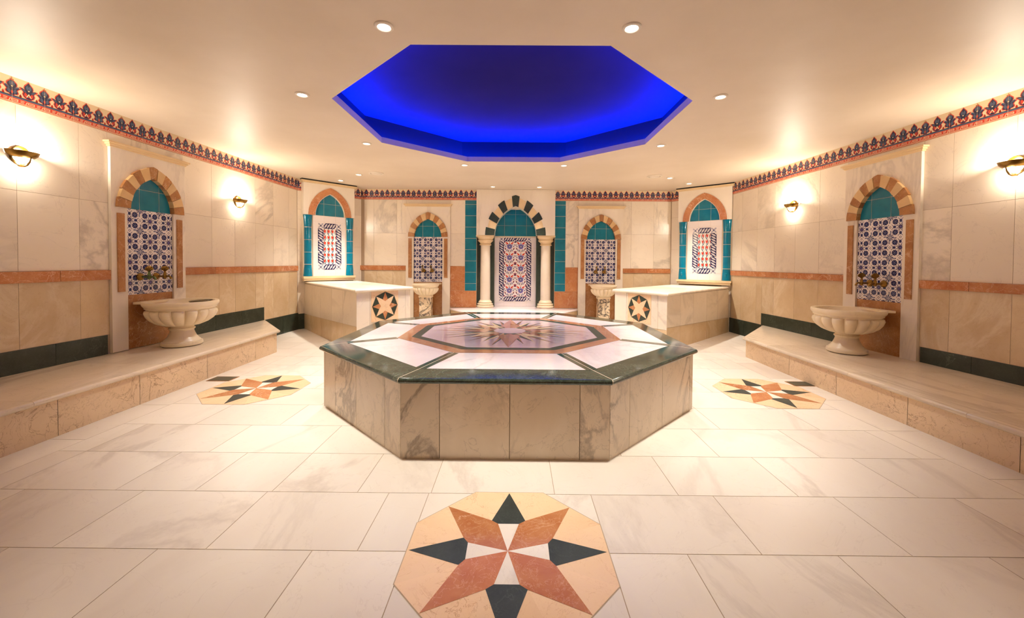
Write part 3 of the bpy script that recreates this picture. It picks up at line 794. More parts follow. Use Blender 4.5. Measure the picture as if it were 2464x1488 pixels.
# ------------------------------------------------------------------ corner massage slabs
def star8(mb, r, cx, cz, y, tip_m, body_m, gnd, ground):
    """octagonal emblem with an eight-pointed star on a wall face"""
    V = [(cx+r*math.cos(k*PI/4), cz+r*math.sin(k*PI/4)) for k in range(8)]
    mb.poly([(x, y-0.0012, z_) for x, z_ in V], ground, rnd())
    mid_ = r*0.50
    def pp(a, q): return (cx+q*math.cos(a), cz+q*math.sin(a))
    for k in range(8):
        a = k*PI/4
        if k % 2: P = [pp(a-PI/8, mid_), pp(a, r*0.985), pp(a+PI/8, mid_), (cx, cz)]
        else: P = [pp(a-PI/8, mid_), pp(a, r*0.97), pp(a+PI/8, mid_), pp(a, r*0.33)]
        if k % 2 == 0:
            mb.poly([(x, y-0.0020, z_) for x, z_ in (pp(a-PI/8, mid_), pp(a+PI/8, mid_), (cx, cz))], body_m, 0.9)
        mb.poly([(x, y-0.0026, z_) for x, z_ in P], tip_m if k % 2 == 0 else body_m, 0.2+0.1*k if k % 2 == 0 else 0.9)
def corner_block(front_l, front_r, back_r, back_l, top, label, side_joints, side_edge, frontjoints, emblem, band_l, band_r, mirror):
    """plan corners counter-clockwise: front edge faces the room"""
    P = [front_l, front_r, back_r, back_l]
    t = thing('marble_massage_slab', label, 'marble bench block', (front_l[0], front_l[1], 0), 0)
    P = [(x-front_l[0], y-front_l[1]) for x, y in P]
    Q = inset(P, 0.03)
    Q[2] = (P[2][0], P[2][1]); Q[3] = (P[3][0], P[3][1])
    mb = MB('grout'); mb.prism(inset(P, 0.036), 0, top-0.04, 'grout'); 
    # clad side faces with upright slabs and a lower band
    def face(a, b_, joints, mt_up, mt_lo, zl0, zl1, uface):
        d = Vector(b_)-Vector(a); L = d.length; tx = d/L; n = Vector((tx.y, -tx.x))
        def pt(s, z_, o=0.0): return (a[0]+tx.x*s+n.x*o, a[1]+tx.y*s+n.y*o, z_)
        js = [0.0]+[j for j in joints if 0 < j < L]+[L]
        for s0, s1 in zip(js[:-1], js[1:]):
            zb0 = zl0+(zl1-zl0)*s0/L; zb1 = zl0+(zl1-zl0)*s1/L; tt = rnd()
            for (za0, za1, zc0, zc1, mt) in ((0.0, 0.0, zb0-0.0015, zb1-0.0015, mt_lo), (zb0+0.0015, zb1+0.0015, top-0.04, top-0.04, mt_up)):
                g_ = 0.0015
                mb.poly([pt(s0+g_, za0), pt(s1-g_, za1), pt(s1-g_, zc1), pt(s0+g_, zc0)], mt, tt)
                mb.poly([pt(s0+g_, za0, -0.006), pt(s0+g_, za0), pt(s0+g_, zc0), pt(s0+g_, zc0, -0.006)], mt, tt)
                mb.poly([pt(s1-g_, za1), pt(s1-g_, za1, -0.006), pt(s1-g_, zc1, -0.006), pt(s1-g_, zc1)], mt, tt)
    n_ = len(Q)
    face(Q[0], Q[1], frontjoints, 'white', 'beige', band_l if mirror else band_r, band_r if not mirror else band_l, 0)
    if mirror: face(Q[3], Q[0], [], 'white', 'beige', 0.3, 0.3, 0)
    else: face(Q[1], Q[2], [0.4, 0.8, 1.2, 1.6], 'white', 'beige', 0.28, 0.28, 0)
    if mirror: face(Q[1], Q[2], side_joints, 'white', 'beige', band_r, 0.25, 0)
    else: face(Q[3], Q[0], side_joints, 'white', 'beige', 0.25, band_l, 0)
    mb.build('cladding', t)
    mb = MB('slabtop'); bullslab(mb, P, top-0.04, top, 'white', 0.3); mb.build('top_slab', t)
    # star emblem on the front face
    d = Vector(Q[1])-Vector(Q[0]); L = d.length; ang = math.atan2(d.y, d.x)
    mb = MB('inlaybeige'); ec, ez, er = emblem
    mb.box(-er*1.05, er*1.05, -0.004, 0.0, -er*1.05, er*1.05, 'inlaybeige', 0.4)
    star8(mb, er, 0, 0, -0.0042, 'rosso', 'inlaybeige', None, 'green')
    o = mb.build('star_emblem', t); tx = d/L
    o.location = (Q[0][0]+tx.x*ec*L, Q[0][1]+tx.y*ec*L, ez); o.rotation_euler = (0, 0, ang)
    return t
corner_block((-1.94, 1.10), (-1.39, 1.76), (-2.78, 3.30), (-3.56, 2.93), 0.803, 'raised marble massage slab with star emblem below the left corner pier',
             [0.45, 0.93, 1.45, 1.9], None, [0.18, 0.72], (0.50, 0.565, 0.190), 0.33, 0.28, False)
corner_block((1.50, 2.12), (2.03, 1.32), (3.66, 2.90), (2.88, 3.45), 0.77, 'raised marble massage slab with star emblem below the right corner pier',
             [0.4, 0.82, 1.3, 1.75], None, [0.22, 0.76], (0.50, 0.525, 0.190), 0.28, 0.31, True)

# ------------------------------------------------------------------ central alcove with columns
t = thing('column_alcove', 'central alcove with dark green and cream arch and large floral panel between two columns', 'wall alcove', (0.04, 3.68, 0))
zs, zt = 1.665, CEIL-0.004
x0, x1 = -0.738, 0.747
ai, hi, ao, ho = 0.392, 0.545, 0.552, 0.735
mb = MB('niche'); arch_slab(mb, x0, x1, zs, zt, ai, hi, 0, 0.0, 0.20, 'niche', 0.35)
mb.box(x0, x1, 0.20, 0.22, zt-0.35, zt, 'niche', 0.3)
mb.build('header_slab', t)
us = [2*k/13 for k in range(14)]
for k in range(13):
    g_ = k % 2 == 0
    mb = MB('green' if g_ else 'cream')
    voussoir(mb, ai+0.004, hi+0.004, ao+(0.02 if g_ else -0.012), ho+(0.02 if g_ else -0.012), us[k]+0.002, us[k+1]-0.002, 0, zs, -0.007 if g_ else -0.004, 0.002, 0, rnd())
    mb.build('voussoir', t)
YP = 0.285                                                      # back plane of the alcove
mb = MB('teal'); teal_tympanum(mb, ai+0.03, hi+0.03, 0, zs-0.0, YP-0.02, [-0.645, -0.43, -0.215, 0.0, 0.215, 0.43, 0.645], [zs-0.01, zs+0.205, zs+0.42, zs+0.7])
mb.box(-ai-0.03, ai+0.03, YP-0.018, YP, zs-0.03, zs+0.05, 'lightgrout')
mb.build('teal_tiles', t)
for a0, b0 in ((x0, -0.405), (0.405, x1)):
    mb = MB('green'); mb.box(a0, b0, 0.16, 0.30, 0.285, zs, 'green', rnd()); mb.build('green_backing', t)
# floral panel
mb = MB('lightgrout'); yf = YP-0.012
mb.box(-0.405, 0.405, yf+0.002, 0.30, 0.285, zs-0.005, 'lightgrout')
xs = [-0.405, -0.215, 0.0, 0.215, 0.405]; zz_ = [0.285, 0.36]+[0.385+0.21*k for k in range(7)]
for a0, b0 in zip(xs[:-1], xs[1:]):
    for c0, d0 in zip(zz_[:-1], zz_[1:]): mb.box(a0+0.0012, b0-0.0012, yf, yf+0.003, c0+0.0012, min(d0, zs)-0.0012, 'tilewhite', rnd())
px0, px1, pz0, pz1, bw = -0.316, 0.312, 0.392, 1.655, 0.092
frame_border(mb, px0, px1, pz0, pz1, bw, yf-0.001, 2, 5)
ix0, ix1, iz0, iz1 = px0+bw, px1-bw, pz0+bw, pz1-bw
mb.poly([(x, yf-0.0013, z_) for x, z_ in rect(ix0, ix1, iz0, iz1)], 'tilewhite')
CELL = []
def bothx(lay, P, mt):
    CELL.append((lay, P, mt)); CELL.append((lay, [(-x, z_) for x, z_ in P][::-1], mt))
CELL.append((1, starp(0, 0.03, 0.225, 0.185, 14), 'violet')); CELL.append((2, starp(0, 0.03, 0.13, 0.10, 8), 'slate')); CELL.append((3, ell(0, 0.03, 0.05, n=8), 'tilewhite')); CELL.append((4, ell(0, 0.035, 0.025, n=6), 'navy'))
bothx(1, [(0.10, 0.22), (0.15, 0.20), (0.24, 0.24), (0.36, 0.42), (0.20, 0.36), (0.12, 0.30)], 'tulip')
bothx(1, leafp(0.24, -0.02, 0.40, 0.12, 0.035), 'slate'); bothx(1, leafp(0.26, -0.26, 0.40, -0.06, 0.04), 'plum'); bothx(1, leafp(0.06, -0.40, 0.14, -0.24, 0.03), 'leaf')
bothx(1, leafp(0.14, -0.36, 0.30, -0.26, 0.03), 'slate'); bothx(2, ell(0.33, -0.10, 0.03, n=6), 'tulip')
CELL.append((1, ell(0, 0.30, 0.035, 0.05, n=8), 'leaf')); CELL.append((1, leafp(0, 0.36, 0, 0.5, 0.03), 'tulip'))
bothx(1, [(0.5, -0.26), (0.44, -0.34), (0.36, -0.36), (0.38, -0.44), (0.30, -0.5), (0.5, -0.5)], 'navy')
bothx(1, [(0.5, 0.26), (0.5, 0.5), (0.30, 0.5), (0.38, 0.44), (0.36, 0.36), (0.44, 0.34)], 'navy')
bothx(2, leafp(0.36, -0.5, 0.5, -0.38, 0.03), 'tulip'); bothx(2, leafp(0.36, 0.5, 0.5, 0.38, 0.03), 'plum')
bothx(1, leafp(0.14, 0.10, 0.30, 0.22, 0.028), 'slate'); bothx(1, leafp(0.20, -0.16, 0.10, -0.30, 0.03), 'violet'); bothx(2, ell(0.40, 0.16, 0.028, n=6), 'plum')
bothx(1, barp(0.22, -0.30, 0.40, 0.02, 0.012), 'leaf'); bothx(1, barp(0.02, -0.24, 0.06, -0.44, 0.012), 'leaf'); bothx(1, leafp(0.36, 0.24, 0.44, 0.10, 0.025), 'navy')
bothx(2, leafp(0.30, -0.42, 0.40, -0.34, 0.02), 'tulip')
cw = (ix1-ix0)/2; chh = (iz1-iz0)/5
for i in range(2):
    for j in range(5):
        ox, oz = ix0+cw*(i+0.5), iz0+chh*(j+0.5)
        stamp(mb, CELL, ox, oz, min(cw, chh)*1.13, yf-0.001, rect(ox-cw/2, ox+cw/2, oz-chh/2, oz+chh/2))
mb.build('floral_panel', t)
# raised plinth in front of the alcove
P = [(-0.86, 3.10), (0.88, 3.10), (1.225, 3.62), (1.225, 3.735), (-1.185, 3.735), (-1.185, 3.60)]
t = thing('marble_step', 'low white marble ledge under the two columns of the central alcove', 'marble ledge', (0, 3.4, 0))
P = [(x, y-3.4) for x, y in P]
mb = MB('beige'); mb.prism(inset(P, 0.02), 0, 0.25, 'beige', 0.3)
mb.build('ledge_base', t)
mb = MB('slabtop'); bullslab(mb, P, 0.25, 0.285, 'slabtop', 0.2)
mb.box(-0.72, 0.81, 0.335, 0.62, 0.25, 0.285, 'slabtop', 0.2)
mb.build('ledge_top', t)
CLY = 3.855
def make_column(x, label):
    t = thing('marble_column', label, 'column', (x, CLY, 0.285), 0, 'columns of the central alcove')
    def k_(P): return [(r_*1.62, z_) for r_, z_ in P]
    mb = MB('carved'); mb.lathe(k_([(0.0, 0), (0.100, 0), (0.104, 0.008), (0.104, 0.028), (0.100, 0.036), (0.090, 0.042), (0.096, 0.054), (0.096, 0.070), (0.088, 0.078), (0.076, 0.086), (0.082, 0.098), (0.080, 0.110), (0.070, 0.122), (0.064, 0.145), (0.0, 0.145)]), 48); mb.build('base', t)
    mb = MB('column'); mb.lathe([(0.0, 0.14), (0.100, 0.14), (0.099, 0.5), (0.096, 0.9), (0.093, 1.20), (0.0, 1.20)], 48, cap0=False); mb.build('shaft', t)
    mb = MB('cream'); mb.lathe(k_([(0.0, 1.185), (0.064, 1.19), (0.071, 1.198), (0.071, 1.212), (0.063, 1.222), (0.066, 1.24), (0.076, 1.258), (0.090, 1.276), (0.093, 1.290), (0.086, 1.302), (0.088, 1.318), (0.098, 1.336), (0.103, 1.352), (0.0, 1.352)]), 48)
    mb.box(-0.168, 0.168, -0.165, 0.10, 1.352, 1.378, 'cream'); mb.build('capital', t)
    return t
col1 = make_column(-0.537, 'left of the two white round columns with moulded cream capitals in front of the central alcove')
dup(col1, (0.627, CLY, 0.285), 0, 'right of the two white round columns with moulded cream capitals in front of the central alcove')

# ------------------------------------------------------------------ central heated platform
HP = 0.4835
t = thing('octagonal_platform', 'octagonal marble platform with dark green edge and sunburst top in the middle of the room', 'platform', (0, 0, 0))
B = octo(0, 0, 1.475, 1.505, 0.615, 0.660)
mb = MB('grout'); mb.prism(inset(B, 0.008), 0, HP-0.04, 'grout')
sj = {0: [0.23, 0.642, 1.053], 1: [0.225, 0.675, 1.14], 7: [0.6-0.35, 0.60, 1.016]}
for k in range(8):
    a = Vector(B[k]); b_ = Vector(B[(k+1) % 8]); L = (b_-a).length; d = (b_-a)/L
    js = [0]+sj.get(k, [L/4, L/2, L*3/4])+[L]
    if k == 7: js = [0, 0.23, 0.60, 1.016, L]
    n = Vector((d.y, -d.x))
    for s0, s1 in zip(js[:-1], js[1:]):
        tt = rnd(); p0 = a+d*(s0+0.0018); p1 = a+d*(s1-0.0018); i0 = p0-n*0.006; i1 = p1-n*0.006
        zt = HP-0.038
        mb.poly([(p0.x, p0.y, 0), (p1.x, p1.y, 0), (p1.x, p1.y, zt), (p0.x, p0.y, zt)], 'clad', tt)
        mb.poly([(i0.x, i0.y, 0), (p0.x, p0.y, 0), (p0.x, p0.y, zt), (i0.x, i0.y, zt)], 'clad', tt)
        mb.poly([(p1.x, p1.y, 0), (i1.x, i1.y, 0), (i1.x, i1.y, zt), (p1.x, p1.y, zt)], 'clad', tt)
mb.build('base_cladding', t)
EO = octo(0, 0, 1.5, 1.53, 0.6245, 0.685)
mb = MB('slabgreen'); bullslab(mb, EO, HP-0.036, HP, 'slabgreen', 0.3)
EI = octo(0, 0, 1.335, 1.32, 0.545, 0.545)
for k in range(8):                                              # pale joint across the edging at every corner
    a = Vector(EO[k]); b_ = Vector(EI[k]); d = (b_-a).normalized(); n = Vector((-d.y, d.x))*0.0022; a2 = a+d*0.012
    mb.poly([(a2.x-n.x, a2.y-n.y, HP+0.0004), (a2.x+n.x, a2.y+n.y, HP+0.0004), (b_.x+n.x, b_.y+n.y, HP+0.0004), (b_.x-n.x, b_.y-n.y, HP+0.0004)], 'lightgrout')
    ring = []
    for q in range(6):
        an = PI/2-PI*q/5; rr = 0.019; c_ = a+d*(0.018*(1.08))
        ring.append((c_.x-d.x*math.cos(an)*rr*1.06, c_.y-d.y*math.cos(an)*rr*1.06, HP-0.018+math.sin(an)*rr))
    for q in range(5):
        mb.poly([Vector(ring[q])-Vector((n.x, n.y, 0)), Vector(ring[q])+Vector((n.x, n.y, 0)), Vector(ring[q+1])+Vector((n.x, n.y, 0)), Vector(ring[q+1])-Vector((n.x, n.y, 0))], 'lightgrout')
o = mb.build('green_edging', t)
def flatpoly(mb, P, z_, m, tt=0.0): mb.poly([(x, y, z_) for x, y in P], m, tt)
RO = octo(0, 0.04, 0.985, 0.92, 0.40, 0.37)                     # outside of the red-brown band
RM = octo(0, 0.04, 0.875, 0.81, 0.36, 0.315)                    # outside of the dark band
RI = octo(0, 0.04, 0.795, 0.735, 0.325, 0.29)
ZT = HP+0.0006
mb = MB('slabtop')
for k in range(8):                                              # eight white fields
    a, b_, c_, d_ = EI[k], EI[(k+1) % 8], RO[(k+1) % 8], RO[k]
    flatpoly(mb, [a, b_, c_, d_], ZT, 'slabtop', rnd())
mb.build('white_fields', t)
for k in range(8):
    a = Vector(EI[k]); b_ = Vector(RO[k]); d = (b_-a).normalized(); n = Vector((-d.y, d.x))
    mb = MB('green')
    for s_ in (-1, 1):
        o0, o1 = n*s_*0.002, n*s_*0.040
        Pq = [a+o0, b_+o0, b_+o1-d*0.0, a+o1]
        if s_ < 0: Pq = Pq[::-1]
        flatpoly(mb, [tuple(v) for v in Pq], ZT+0.0005, 'slabgreen', rnd())
    flatpoly(mb, [tuple(a-n*0.002), tuple(a+n*0.002), tuple(b_+n*0.002), tuple(b_-n*0.002)], ZT+0.0005, 'lightgrout')
    mb.build('radial_strip', t)
for nm, OO, II, mt, zz0 in (('red_brown_band', RO, RM, 'slabrosso', ZT+0.001), ('dark_band', RM, RI, 'green', ZT+0.001)):
    mb = MB(mt)
    for k in range(8):
        flatpoly(mb, [OO[k], OO[(k+1) % 8], II[(k+1) % 8], II[k]], zz0, mt, rnd())
    mb.build(nm, t)
mb = MB('slabrose'); flatpoly(mb, RI, ZT+0.0008, 'slabrose', 0.1); mb.build('rose_field', t)
mb = MB('slabpink')
zc_ = ZT+0.0012; scx, scy = 0.0, 0.075
def spike(a, L, base, hw, m1, m2, z_):
    d = Vector((math.sin(a), -math.cos(a))); n = Vector((-d.y, d.x)); c0 = Vector((scx, scy))
    tip = c0+d*L; b0 = c0+d*base
    l, r_ = b0+n*hw, b0-n*hw; cc = c0+d*(base*0.55)
    flatpoly(mb, [tuple(tip), tuple(l), tuple(cc)], z_, m1, 0.2+a*0.1); flatpoly(mb, [tuple(tip), tuple(cc), tuple(r_)], z_, m2, 0.6+a*0.1)
for k in range(16):                                             # long thin rays
    a = (k+0.5)*PI/8
    spike(a, 0.72 if k % 2 else 0.64, 0.26, 0.030, 'green' if k % 2 else 'slabrosso', 'slabrosso' if k % 2 else 'green', zc_)
for k in (4, 12, ):
    spike(k*PI/8, 0.80, 0.26, 0.030, 'slabrosso', 'slabrosso', zc_)
for k in (3, 5, 11, 13): spike(k*PI/8, 0.66, 0.26, 0.028, 'green', 'slabrosso', zc_)
for k in range(16):
    a = k*PI/8
    if k % 2 == 1: spike(a, 0.56, 0.22, 0.062, 'cream', 'green', zc_+0.0004)
for k in range(8):
    a = k*PI/4
    spike(a, 0.76 if k % 4 == 0 else 0.50, 0.24, 0.105, 'slabpink' if k % 2 == 0 else 'slabrosso', 'slabrosso' if k % 2 == 0 else 'cream', zc_+0.0008)
for k in range(16):
    a = (k+0.5)*PI/8; a1 = a-PI/16; a2 = a+PI/16
    flatpoly(mb, [(scx+0.15*math.sin(a1), scy-0.15*math.cos(a1)), (scx+0.235*math.sin(a), scy-0.235*math.cos(a)), (scx+0.15*math.sin(a2), scy-0.15*math.cos(a2))], zc_+0.0012, 'green' if k % 3 == 0 else 'slabpink', rnd())
flatpoly(mb, [(scx+0.155*math.cos(2*PI*k/32), scy+0.155*math.sin(2*PI*k/32)) for k in range(32)], zc_+0.0015, 'slabrose', 0.3)
mb.build('sunburst_inlay', t)

# ------------------------------------------------------------------ floor medallions
def medallion(cx, cy, label, rot=0.0):
    t = thing('floor_medallion', label, 'floor inlay', (cx, cy, 0), rot, 'star medallions in the floor')
    a = 0.405; P = roct(0, 0, a)
    mb = MB('grout'); flatpoly(mb, inset(P, -0.004), 0.0006, 'grout'); 
    K = [(0.40, 0), (0.185, 0.072), (0.165, 0.044)]
    for k in range(8): 
        a_ = k*PI/4
        flatpoly(mb, [(0, 0), P[k], P[(k+1) % 8]], 0.0012, 'inlaybeige', rnd())
    mb.build('peach_octagon', t)
    def rot_(p, k): c, s_ = round(math.cos(k*PI/2)), round(math.sin(k*PI/2)); return (p[0]*c-p[1]*s_, p[0]*s_+p[1]*c)
    for k in range(4):
        mb = MB('green'); flatpoly(mb, [rot_(p, k) for p in ((0.398, 0), (0.187, 0.075), (0.165, 0.046), (0.165, -0.046), (0.187, -0.075))], 0.0019, 'floorgreen', rnd()); mb.build('green_point', t)
        mb = MB('rosso'); flatpoly(mb, [rot_(p, k) for p in ((0.286, 0.286), (0.075, 0.187), (0.046, 0.165), (0, 0), (0.165, 0.046), (0.187, 0.075))], 0.0019, 'rosso', rnd()); mb.build('red_brown_point', t)
        mb = MB('floor'); flatpoly(mb, [rot_(p, k) for p in ((0, 0), (0.165, -0.046), (0.165, 0.046))], 0.0019, 'floor', rnd()); mb.build('white_wedge', t)
    return t
medallion(0.033, -2.245, 'star medallion inlaid in the floor nearest the viewer, in front of the platform')
medallion(-2.285, -0.255, 'star medallion inlaid in the floor between the platform and the left bench')
medallion(2.335, -0.235, 'star medallion inlaid in the floor between the platform and the right bench')
for sx, px_ in ((-1, -2.79), (1, 2.83)):
    mb = MB('green'); mb.box(-0.11, 0.11, -0.075, 0.075, 0.0, 0.0025, 'brown', 0.3); mb.box(-0.10, 0.10, -0.065, 0.065, 0.0025, 0.004, 'green', 0.3)
    o = mb.build('floor_drain_cover', loc=(px_, 0.02, 0))
    tag(o, 'dark stone drain cover in the floor against the %s bench' % ('left' if sx < 0 else 'right'), 'drain cover')

# ------------------------------------------------------------------ side benches
def side_bench(side, label):
    if side < 0:
        top = 0.28; front = [(-2.90, -4.3), (-2.955, 1.16)]; wallx = lambda y: -3.75+(y+1.0)*0.15/3.95
        yend_w = 1.98; xe, ye = -2.955, 1.16
    else:
        top = 0.245; front = [(2.86, -4.3), (2.93, 1.12)]; wallx = lambda y: 3.92-(y+0.5)*0.22/3.55
        yend_w = 2.10; xe, ye = 2.93, 1.12
    t = thing('marble_bench', label, 'bench', (xe, 0, 0))
    def L(p): return (p[0]-xe, p[1])
    F0 = front[0]; F1 = (xe, ye); W1 = (wallx(yend_w)-side*0.001, yend_w); W0 = (wallx(-4.3)-side*0.001, -4.3)
    P = [L(F0), L(F1), L(W1), L(W0)]
    if side > 0: P = P                                           # counter-clockwise for the right side
    else: P = P[::-1]
    area = sum(P[i][0]*P[(i+1) % 4][1]-P[(i+1) % 4][0]*P[i][1] for i in range(4))
    if area < 0: P = P[::-1]
    mb = MB('crackbeige'); mb.prism(inset(P, 0.004), 0, top-0.04, 'grout')
    f0, f1 = Vector(L(F0)), Vector(L(F1)); d = (f1-f0); Ln = d.length; d /= Ln; n = Vector((d.y, -d.x))*(1 if side < 0 else -1)
    js = [0, 0.6, 1.2, 1.8, 2.4, 3.05, 3.62, 4.32, 5.05, Ln] if side < 0 else [0, 0.7, 1.4, 2.1, 2.7, 3.35, 4.0, 4.62, Ln]
    for s0, s1 in zip(js[:-1], js[1:]):
        p0, p1 = f0+d*(s0+0.0015), f1 if s1 == Ln else f0+d*(s1-0.0015); tt = rnd()
        q0, q1 = p0+n*0.0, p1+n*0.0
        mb.poly([(q0.x, q0.y, 0), (q1.x, q1.y, 0), (q1.x, q1.y, top-0.038), (q0.x, q0.y, top-0.038)], 'crackbeige', tt)
    w1 = Vector(L(W1)); mb.poly([(f1.x, f1.y, 0), (w1.x, w1.y, 0), (w1.x, w1.y, top-0.038), (f1.x, f1.y, top-0.038)], 'crackbeige', rnd())
    mb.build('bench_base', t)
    # seat slabs: cut at the joints seen in the photo, each with a rounded front edge
    ys = [-4.3, -3.2, -2.3, -1.4, -0.50, 0.62, 1.3] if side < 0 else [-4.3, -3.2, -2.3, -1.35, -0.45, 0.66, 1.3]
    ov = 0.028; r = 0.019
    def fx(y):                                                   # front line x at y
        return F0[0]+(F1[0]-F0[0])*(y-F0[1])/(F1[1]-F0[1])-side*ov
    dirx, diry = (W1[0]-F1[0]), (W1[1]-F1[1])
    for i in range(len(ys)-1):
        a0, a1 = ys[i]+0.001, ys[i+1]-0.001
        last = i == len(ys)-2
        if last: A = [(fx(a0), a0), (fx(1.16), ye+0.03), (W1[0], W1[1]+0.03), (wallx(a0), a0)]
        else: A = [(fx(a0), a0), (fx(a1), a1), (wallx(a1), a1), (wallx(a0), a0)]
        mb = MB('bench'); rings = []
        for q in range(7):
            an = -PI/2+PI*q/6; ins = r*(1-math.cos(an)); z_ = top-0.019+r*math.sin(an)
            R = [(A[0][0]+side*ins, A[0][1]), (A[1][0]+side*ins, A[1][1]-(ins*0.6 if last else 0)), (A[2][0], A[2][1]-(ins if last else 0)), A[3]]
            rings.append([(x-xe, y, z_) for x, y in (R if side > 0 else R[::-1])])
        mb.layers(rings, 'bench', rnd(), True)
        mb.build('seat_slab', t)
    return t
side_bench(-1, 'long low marble bench with beige front along the left wall')
side_bench(1, 'long low marble bench with beige front along the right wall')

# ------------------------------------------------------------------ basins
def bowl_mesh(mb, R, ztop, zbot, nl, rbot, mt='carved'):
    """fluted bowl: flat lip, throat, lobed body; inside hollow"""
    hgt = ztop-zbot; n = nl*12
    out = [(rbot, 0.0), (rbot+0.25*(R-rbot), 0.03), (rbot+0.52*(R-rbot), 0.13), (rbot+0.72*(R-rbot), 0.27), (rbot+0.84*(R-rbot), 0.42), (rbot+0.89*(R-rbot), 0.54), (rbot+0.87*(R-rbot), 0.63), (rbot+0.82*(R-rbot), 0.67),
           (rbot+0.83*(R-rbot), 0.70), (rbot+0.90*(R-rbot), 0.73), (rbot+0.90*(R-rbot), 0.77), (rbot+0.93*(R-rbot), 0.80), (R*0.99, 0.86), (R, 0.90), (R, 0.96), (R*0.985, 1.0),
           (R*0.90, 1.0), (R*0.87, 0.985), (R*0.83, 0.85), (R*0.75, 0.62), (R*0.5, 0.42), (R*0.2, 0.36), (0.001, 0.35)]
    amp = [0, 0.25, 0.6, 0.9, 1, 1, 0.85, 0.3]+[0]*30
    def mod(a, j):
        if amp[j] == 0: return 1.0
        s_ = abs(math.sin(a*nl/2)); return 1.0+amp[j]*(0.125*(s_**0.6)-0.085)
    mb.lathe([(r_, zbot+h_*hgt) for r_, h_ in out], n, m=mt, mod=mod, cap0=True, cap1=True)
def foot(mb, z0, z1, r1, rb, mt='carved'):
    h_ = z1-z0
    pr = [(0, 0), (rb*0.93, 0), (rb, 0.05), (rb, 0.14), (rb*0.97, 0.2), (rb*0.90, 0.225), (rb*0.88, 0.26), (rb*0.78, 0.34), (rb*0.68, 0.46), (rb*0.60, 0.62), (rb*0.56, 0.74), (rb*0.58, 0.77), (rb*0.63, 0.81), (rb*0.63, 0.86), (rb*0.57, 0.89), (rb*0.56, 0.94), (r1, 1.0), (0, 1.0)]
    mb.lathe([(r_, z0+q*h_) for r_, q in pr], 48, m=mt)
def pedestal_basin(x, y, zb, label, ledge_dir, ledge_ang):
    t = thing('pedestal_basin', label, 'wash basin', (x, y, zb), 0, 'large fluted basins on the side benches')
    mb = MB('carved'); bowl_mesh(mb, 0.310, 0.458, 0.205, 16, 0.10); mb.build('bowl', t)
    c, s_ = math.cos(ledge_ang), math.sin(ledge_ang)
    P = [(0.24, -0.19), (0.313, -0.20), (0.313, 0.20), (0.24, 0.19)]
    P = [(px*c-py*s_, px*s_+py*c) for px, py in P]
    mb = MB('carved'); mb.prism(P, 0.437, 0.459, 'carved'); mb.build('wall_ledge', t)
    mb = MB('carved'); foot(mb, 0.004, 0.212, 0.10, 0.172); mb.build('pedestal', t)
    return t
BLX, BLY = -3.375, 0.245
pedestal_basin(BLX, BLY, 0.28, 'large fluted cream marble basin on a round foot standing on the left bench', -1, PI)
BRX, BRY = 3.52, 0.33
pedestal_basin(BRX, BRY, 0.245, 'large fluted cream marble basin on a round foot standing on the right bench', 1, 0.0)
# metal bowl resting in the left basin
mb = MB('steel')
mb.lathe([(0.0, 0.0), (0.05, 0.002), (0.085, 0.018), (0.10, 0.042), (0.104, 0.044), (0.102, 0.038), (0.086, 0.014), (0.05, -0.001)][:5]+[(0.100, 0.046), (0.082, 0.022), (0.05, 0.006), (0.0, 0.004)], 40)
o = mb.build('metal_bowl', loc=(BLX+0.10, BLY+0.12, 0.686)); o.rotation_euler = (0.0, -0.05, 0)
tag(o, 'shallow dull metal bathing bowl lying inside the left basin', 'bowl')

def wall_basin(x, y, label, vein):
    t = thing('wall_basin', label, 'wash basin', (x, y, 0), 0, 'small fluted basins under the back niches')
    mb = MB('carved'); bowl_mesh(mb, 0.242, 0.755, 0.53, 18, 0.07)
    mb.build('bowl', t)
    P = [(-0.2, 0.12), (0.2, 0.12), (0.24, 0.24), (-0.24, 0.24)]
    mb = MB('carved'); mb.prism(P, 0.728, 0.75, 'carved'); mb.build('wall_ledge', t)
    mb = MB('arabescato')
    mb.prism([(-0.105, -0.07), (0.105, -0.07), (0.105, 0.10), (-0.105, 0.10)], 0, 0.50, 'arabescato', vein)
    mb.prism([(-0.115, -0.08), (0.115, -0.08), (0.115, 0.10), (-0.115, 0.10)], 0.50, 0.535, 'carved', 0.1)
    mb.build('veined_post', t)['label'] = 'post of cream marble with bold dark veins'
    return t
wall_basin(-1.60, 3.47, 'small fluted cream basin on a dark-veined post under the back niche left of the columns', 0.1)
wall_basin(1.665, 3.47, 'small fluted cream basin on a dark-veined post under the back niche right of the columns', 0.7)

